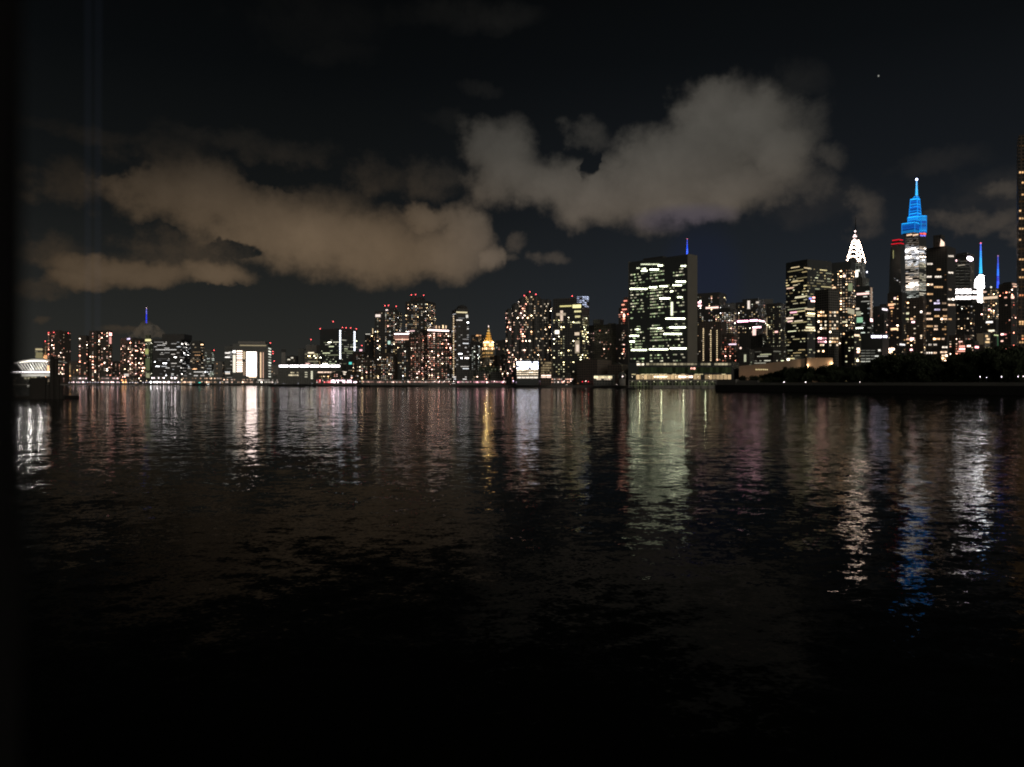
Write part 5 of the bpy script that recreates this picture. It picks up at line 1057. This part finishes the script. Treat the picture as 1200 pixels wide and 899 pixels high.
for i in range(11):
    pt = 20+i*3.3; pb_ = pt+8.0
    if pb_ > 60: pb_ = 60
    yt = 421.6+3.4*((pt-43)/25)**2
    b = MB(); b.tube((fx(pt), dF-.15, fz(yt+.8)), (fx(pb_), dF-.15, fz(435.5)), .10, 'paint', 5); b.build('brace', t)
for i in range(15):
    px = 13+i*3.1; b = MB(); b.box((fx(px+1.2), dF-.3, fz(436)), (.8, .15, .32), 'glow', g=tuple(c*(1.0 if i < 3 else 1) for c in (4.6, 4.2, 4.4))); b.build('lamp', t)
b = MB(); b.box((fx(36), dF, fz(437.6)), (fx(60)-fx(13), .3, .25), 'paint'); b.box((fx(42), dF+2, fz(439.6)), (fx(59)-fx(25), 4, 1.0), 'paint'); b.build('beam', t)
for px, y0 in ((67.3, 426), (60.5, 424)):
    b = MB(); b.tube((fx(px), dF, fz(y0)), (fx(px), dF, 1), .14, 'paint', 6); b.build('post', t)
for px in (46, 57):
    b = MB(); b.tube((fx(px), dF+1, fz(437)), (fx(px), dF+1, 1), .12, 'paint', 6); b.build('post', t)
b = MB(); b.tube((fx(55.5), dF, fz(428)), (fx(59.5), dF, fz(436)), .12, 'paint', 5); b.tube((fx(67), dF, fz(426.5)), (fx(60), dF, fz(435)), .1, 'paint', 5); b.build('brace', t)
b = MB(); b.box((fx(57.2), dF-.4, fz(432)), (.75, .2, 2.4), 'glow', g=(1.5, .85, .42)); b.build('sign', t)
b = MB(); b.box((fx(36), dF+3, fz(443.5)), (fx(42)-fx(24), 3, 1.7), 'grey'); b.build('ticket_hut', t)
for px in (27, 31, 35, 39): b = MB(); b.box((fx(px), dF+1.4, fz(443)), (.9, .1, .9), 'glow', g=(.30, .27, .18)); b.build('window', t)
b = MB(); b.tube((fx(34), dF-1, fz(453)), (fx(42), dF-1, fz(450.5)), .35, 'paint', 6); b.tube((fx(60), dF-1, fz(451)), (fx(67), dF-1, fz(446)), .16, 'paint', 6); b.tube((fx(61), dF-1, fz(443)), (fx(66), dF-1, fz(449)), .12, 'paint', 6); b.build('gangway', t)
for px, en in ((26, 520), (38, 620), (50, 520), (62, 220)):
    L = bpy.data.lights.new('canopy_lamp', 'POINT'); L.energy = en; L.color = (1, .95, .88); L.shadow_soft_size = .3
    lo = bpy.data.objects.new('canopy_lamp', L); COL.objects.link(lo); lo.location = (fx(px), dF-1.5, fz(430))
t = thing('floating_dock', 'black floating dock that carries the lit ferry canopy', 'dock', (fx(40), dF, 0))
b = MB(); b.prism([(fx(14), dF-3), (fx(78), dF-3), (fx(78), dF+9), (fx(14), dF+9)], -.4, 1.0, 'timber'); b.build('pontoon', t)
b = MB(); b.prism([(fx(43), dF-4.5), (fx(61), dF-4.5), (fx(61), dF-3.1), (fx(43), dF-3.1)], -.6, fz(443), 'timber')
b.build('fender_wall', t)
pl = thing('mooring_pile', 'thick black timber pile standing in the water beside the ferry canopy', 'pile', (0, 0, 0), 'black piles beside the ferry canopy')
b = MB(); b.cyl((0, 0), .85, 0, fz(420)+2, 'timber', 12, .75); b.build('post', pl); b = MB(); b.cyl((0, 0), .95, fz(420)+2, fz(419)+2, 'black', 12, .3); b.build('cap', pl); pl.location = (fx(70), dF-5, -2)
for px, sc_ in ((73, .96), (76.3, .62), (67, .5), (79, .4), (64.5, .42)): copy_thing(pl, (fx(px), dF-5+(px % 2), -2), None, None, (1, 1, sc_))

# ------------------------------------------------------------------ trees on the island
def tree_proto(seed, h, r):
    rg = random.Random(seed); t = thing('tree', 'x', 'tree', (0, 0, 0), 'trees along the dark island')
    b = MB(); b.tube((0, 0, -.3), (rg.uniform(-.2, .2), 0, h*.42), .34, 'bark', 8, .24)
    limbs = []
    for i in range(7):
        a = i*2.4+rg.random(); z0 = h*rg.uniform(.22, .42); L_ = r*rg.uniform(.5, .9)
        p1 = (math.cos(a)*L_, math.sin(a)*L_, z0+h*rg.uniform(.15, .4)); b.tube((0, 0, z0), p1, .15, 'bark', 5, .05); limbs.append(p1)
    b.build('trunk', t)
    c = MB(); clumps = [(x, y, z+rg.uniform(0, .8), r*rg.uniform(.3, .5)) for x, y, z in limbs]+[(rg.uniform(-.6, .6)*r, rg.uniform(-.6, .6)*r, h*rg.uniform(.28, .88), r*rg.uniform(.26, .5)) for _ in range(12)]+[(0, 0, h*.88, r*.35)]
    for (x, y, z, cr_) in clumps:
        for _ in range(int(190*cr_*cr_/(r*r*.16))+40):
            v = Vector((rg.gauss(0, 1), rg.gauss(0, 1), rg.gauss(0, .85))).normalized()*cr_*rg.random()**.4*1.05
            q = Vector((x, y, z))+v; s_ = rg.uniform(.22, .48)
            u = Vector((rg.gauss(0, 1), rg.gauss(0, 1), rg.gauss(0, 1))).normalized(); w2 = u.orthogonal().normalized()
            c.face([q-u*s_, q+w2*s_*.6, q+u*s_, q-w2*s_*.6], 'leaf')
    c.build('crown', t); return t
protos = [tree_proto(1, 10, 4.2), tree_proto(2, 10, 3.6), tree_proto(3, 10, 4.8)]
used = [False]*3; rg = random.Random(64)
tl = [(870,440),(884,441),(897,439),(909,436),(920,430),(929,432),(940,431),(951,430),(963,430),(975,429),(987,430),(1000,430),(1012,428),(1023,423),(1034,419),(1045,415),(1056,415),(1068,414.5),(1080,416),(1092,420),(1103,424),(1113,421),(1124,416),(1135,412),(1147,411),(1159,409),(1171,408),(1183,409),(1195,409),(1208,410)]
def isl_d(px):
    for (a, da), (c, dc) in zip(isl, isl[1:]):
        if a <= px <= c: return on_face(Vector((GX(a, da), da)), Vector((GX(c, dc), dc)), px).y
def where(px):
    if px < 905: return 'low dark tree at the tapering left end of the island'
    if px < 945: return 'dark tree in front of the orange washed hall roofline'
    if px < 985: return 'dark tree in front of the curved glowing wall'
    if px < 1040: return 'dark tree below the white sign band block'
    if px < 1090: return 'tall dark tree below the blue crowned skyscraper'
    if px < 1112: return 'shorter dark tree below the broad black tower'
    if px < 1165: return 'tall dark tree below the brown brick block and tan block'
    return 'tall dark tree under the tower at the right edge'
def put_tree(px, ty, off, lab):
    d = isl_d(px)+off; k = rg.randrange(3); hh = (GZ(ty, d)-4.6)/10*1.02; wd = max(.75, min(1.35, hh*rg.uniform(.85, 1.15)))
    loc = (GX(px, d), d, 4.6)
    if not used[k]: used[k] = True; t = protos[k]; t.location = loc; t.scale = (wd, wd, hh); t.rotation_euler = (0, 0, rg.uniform(0, 6)); t['label'] = lab
    else: t = copy_thing(protos[k], loc, rg.uniform(0, 6), lab, (wd, wd, hh))
for px, ty in tl: put_tree(px, ty, rg.uniform(24, 34) if px > 890 else 14, 'tall dark island tree, middle row, below '+near(px))
for px, ty in tl[3:]: put_tree(px+rg.uniform(2, 8), ty+rg.uniform(4, 10), rg.uniform(11, 18), 'lower dark island tree, front row, below '+near(px))
for px, ty in tl[12:]: put_tree(px-rg.uniform(1, 6), ty+rg.uniform(1, 5), rg.uniform(36, 44), 'dark island tree of the rear row, below '+near(px))
# hedge under the trees
c = MB()
for i in range(15000):
    px = rg.uniform(868, 1230); d = isl_d(px)+rg.uniform(7, 36); s_ = rg.uniform(.3, .6); q = Vector((GX(px, d), d, 4.7+rg.random()*rg.choice([1.6, 3.4, 5.5])))
    u = Vector((rg.gauss(0, 1), rg.gauss(0, 1), rg.gauss(0, 1))).normalized(); w2 = u.orthogonal().normalized()
    c.face([q-u*s_, q+w2*s_*.7, q+u*s_, q-w2*s_*.7], 'leaf')
o = c.build('undergrowth', kind='stuff'); o['label'] = 'dark leafy undergrowth beneath the island trees'; o['category'] = 'undergrowth'
# path lamps on the island
pl_ = lamp_proto('path_lamp', 'bright white path lamp on the island, left of the pair under the curved wall', 'path lamp', None, 2.6, (6, 5, 5.4), .36, .3)
for i, (px, ty, sc_, lab) in enumerate(((918.5, 447.8, 1, None), (944, 447.8, .95, 'bright white path lamp on the island, right of the pair under the curved wall'), (1007.5, 447.8, .55, 'small white path lamp on the island below the white sign band block'), (1148.5, 441.6, .42, 'higher white path lamp on the island, below the crystal crown'),
        (1156, 442.4, .3, 'faint tiny path lamp between the two higher white ones'), (1173.5, 441.6, .42, 'higher white path lamp on the island, left of the edge tower'), (1193, 441.4, .32, 'dim yellow white path lamp by the right edge of the view'), (1199, 441.2, .32, 'dim path lamp cut by the right edge of the view'))):
    d = isl_d(px)+4.5; zt = GZ(ty, d)
    if i == 0: pl_.location = (GX(px, d), d, zt-2.85*sc_)
    else: copy_thing(pl_, (GX(px, d), d, zt-2.85*sc_), 0, lab, (sc_, sc_, sc_))
    if ty < 445:
        for o_ in [x for x in bpy.data.objects if x.name.startswith('path_lamp') and abs(x.location.x-GX(px, d)) < .01]: o_.location.z = 6.0; o_.scale = (sc_, sc_, (zt-6.0)/2.85)

# ------------------------------------------------------------------ twin light beams, small cloud
def beam_mat(T, out):
    e = T.new('ShaderNodeEmission'); e.inputs[0].default_value = (.50, .64, 1, 1)
    co = T.sep(T.new('ShaderNodeTexCoord').outputs['Object'])
    T.put(e.inputs[1], T.m('MULTIPLY', T.m('POWER', 2.718, T.m('MULTIPLY', co[2], -.00045)), .00012))
    T.l.new(e.outputs[0], out.inputs[1]); return None
M['beam'] = mat('light_beam', beam_mat)
for i, px in enumerate((101.5, 112.5)):
    x = GX(px, 5600); b = MB(); x1 = x+(0 if i == 0 else 10)
    b.prism([(x-22, 5600), (x+22, 5600), (x+22, 5634), (x-22, 5634)], GROUND, 3600, 'beam', top=[(x1-30, 5590), (x1+30, 5590), (x1+30, 5650), (x1-30, 5650)])
    o = b.build('light_beam', None, (x, 5600, GROUND)); o['label'] = ('left' if i == 0 else 'right')+' of the two faint pale blue light beams rising into the sky'; o['category'] = 'light beam'
def cloud_mat(T, out):
    co = T.new('ShaderNodeTexCoord').outputs['Object']
    d = T.sm(T.noise(co, .02, 7, .65), .40, .62)
    v = T.new('ShaderNodeVolumePrincipled'); v.inputs['Color'].default_value = (.9, .8, .7, 1)
    T.put(v.inputs['Density'], T.m('MULTIPLY', d, .014)); v.inputs['Emission Color'].default_value = (1, .76, .52, 1)
    T.put(v.inputs['Emission Strength'], T.m('MULTIPLY', d, .014*.042)); T.l.new(v.outputs[0], out.inputs[1]); return None  # emission puts the city's light into the cloud itself
M['cloud'] = mat('low_cloud', cloud_mat)
import bmesh
bm = bmesh.new()
for px, py, r_ in ((172, 384.5, 8.5), (163, 390, 6.5), (180, 388, 7.5), (154, 391.5, 4.5), (188, 391, 5), (172, 391, 8)):
    k_ = 5300/F; mtx = __import__('mathutils').Matrix.Translation((GX(px, 5300), 5300, GZ(py, 5300)))
    bmesh.ops.create_icosphere(bm, subdivisions=3, radius=r_*k_*1.05, matrix=mtx)
me = bpy.data.meshes.new('low_cloud'); bm.to_mesh(me); bm.free(); me.materials.append(M['cloud'])
o = bpy.data.objects.new('low_cloud', me); COL.objects.link(o)
md = o.modifiers.new('merge', 'REMESH'); md.mode = 'VOXEL'; md.voxel_size = 9
o['label'] = 'small low brownish cloud hiding the distant tower under its blue mast'; o['category'] = 'cloud'

# ------------------------------------------------------------------ the viewer's pier
b = MB(); b.prism([(-6, -8), (6, -8), (6, 1.3), (-6, 1.3)], 3.9, 4.2, 'timber')
for x in (-5, -1.7, 1.7, 5):
    for y in (-6, -2, .8): b.cyl((x, y), .18, -3, 3.9, 'timber', 10)
b.build('pier_deck', kind='structure')
t = thing('pier_post', 'black steel post close to the viewer, out of focus along the left edge', 'post', (-.2550, .30, 4.2))
b = MB(); b.cyl((-.2550, .30), .055, 4.2, 7.6, 'deep_black', 40); b.build('shaft', t)
b = MB(); b.cyl((-.2550, .30), .075, 4.2, 4.3, 'black', 40); b.build('base_plate', t)
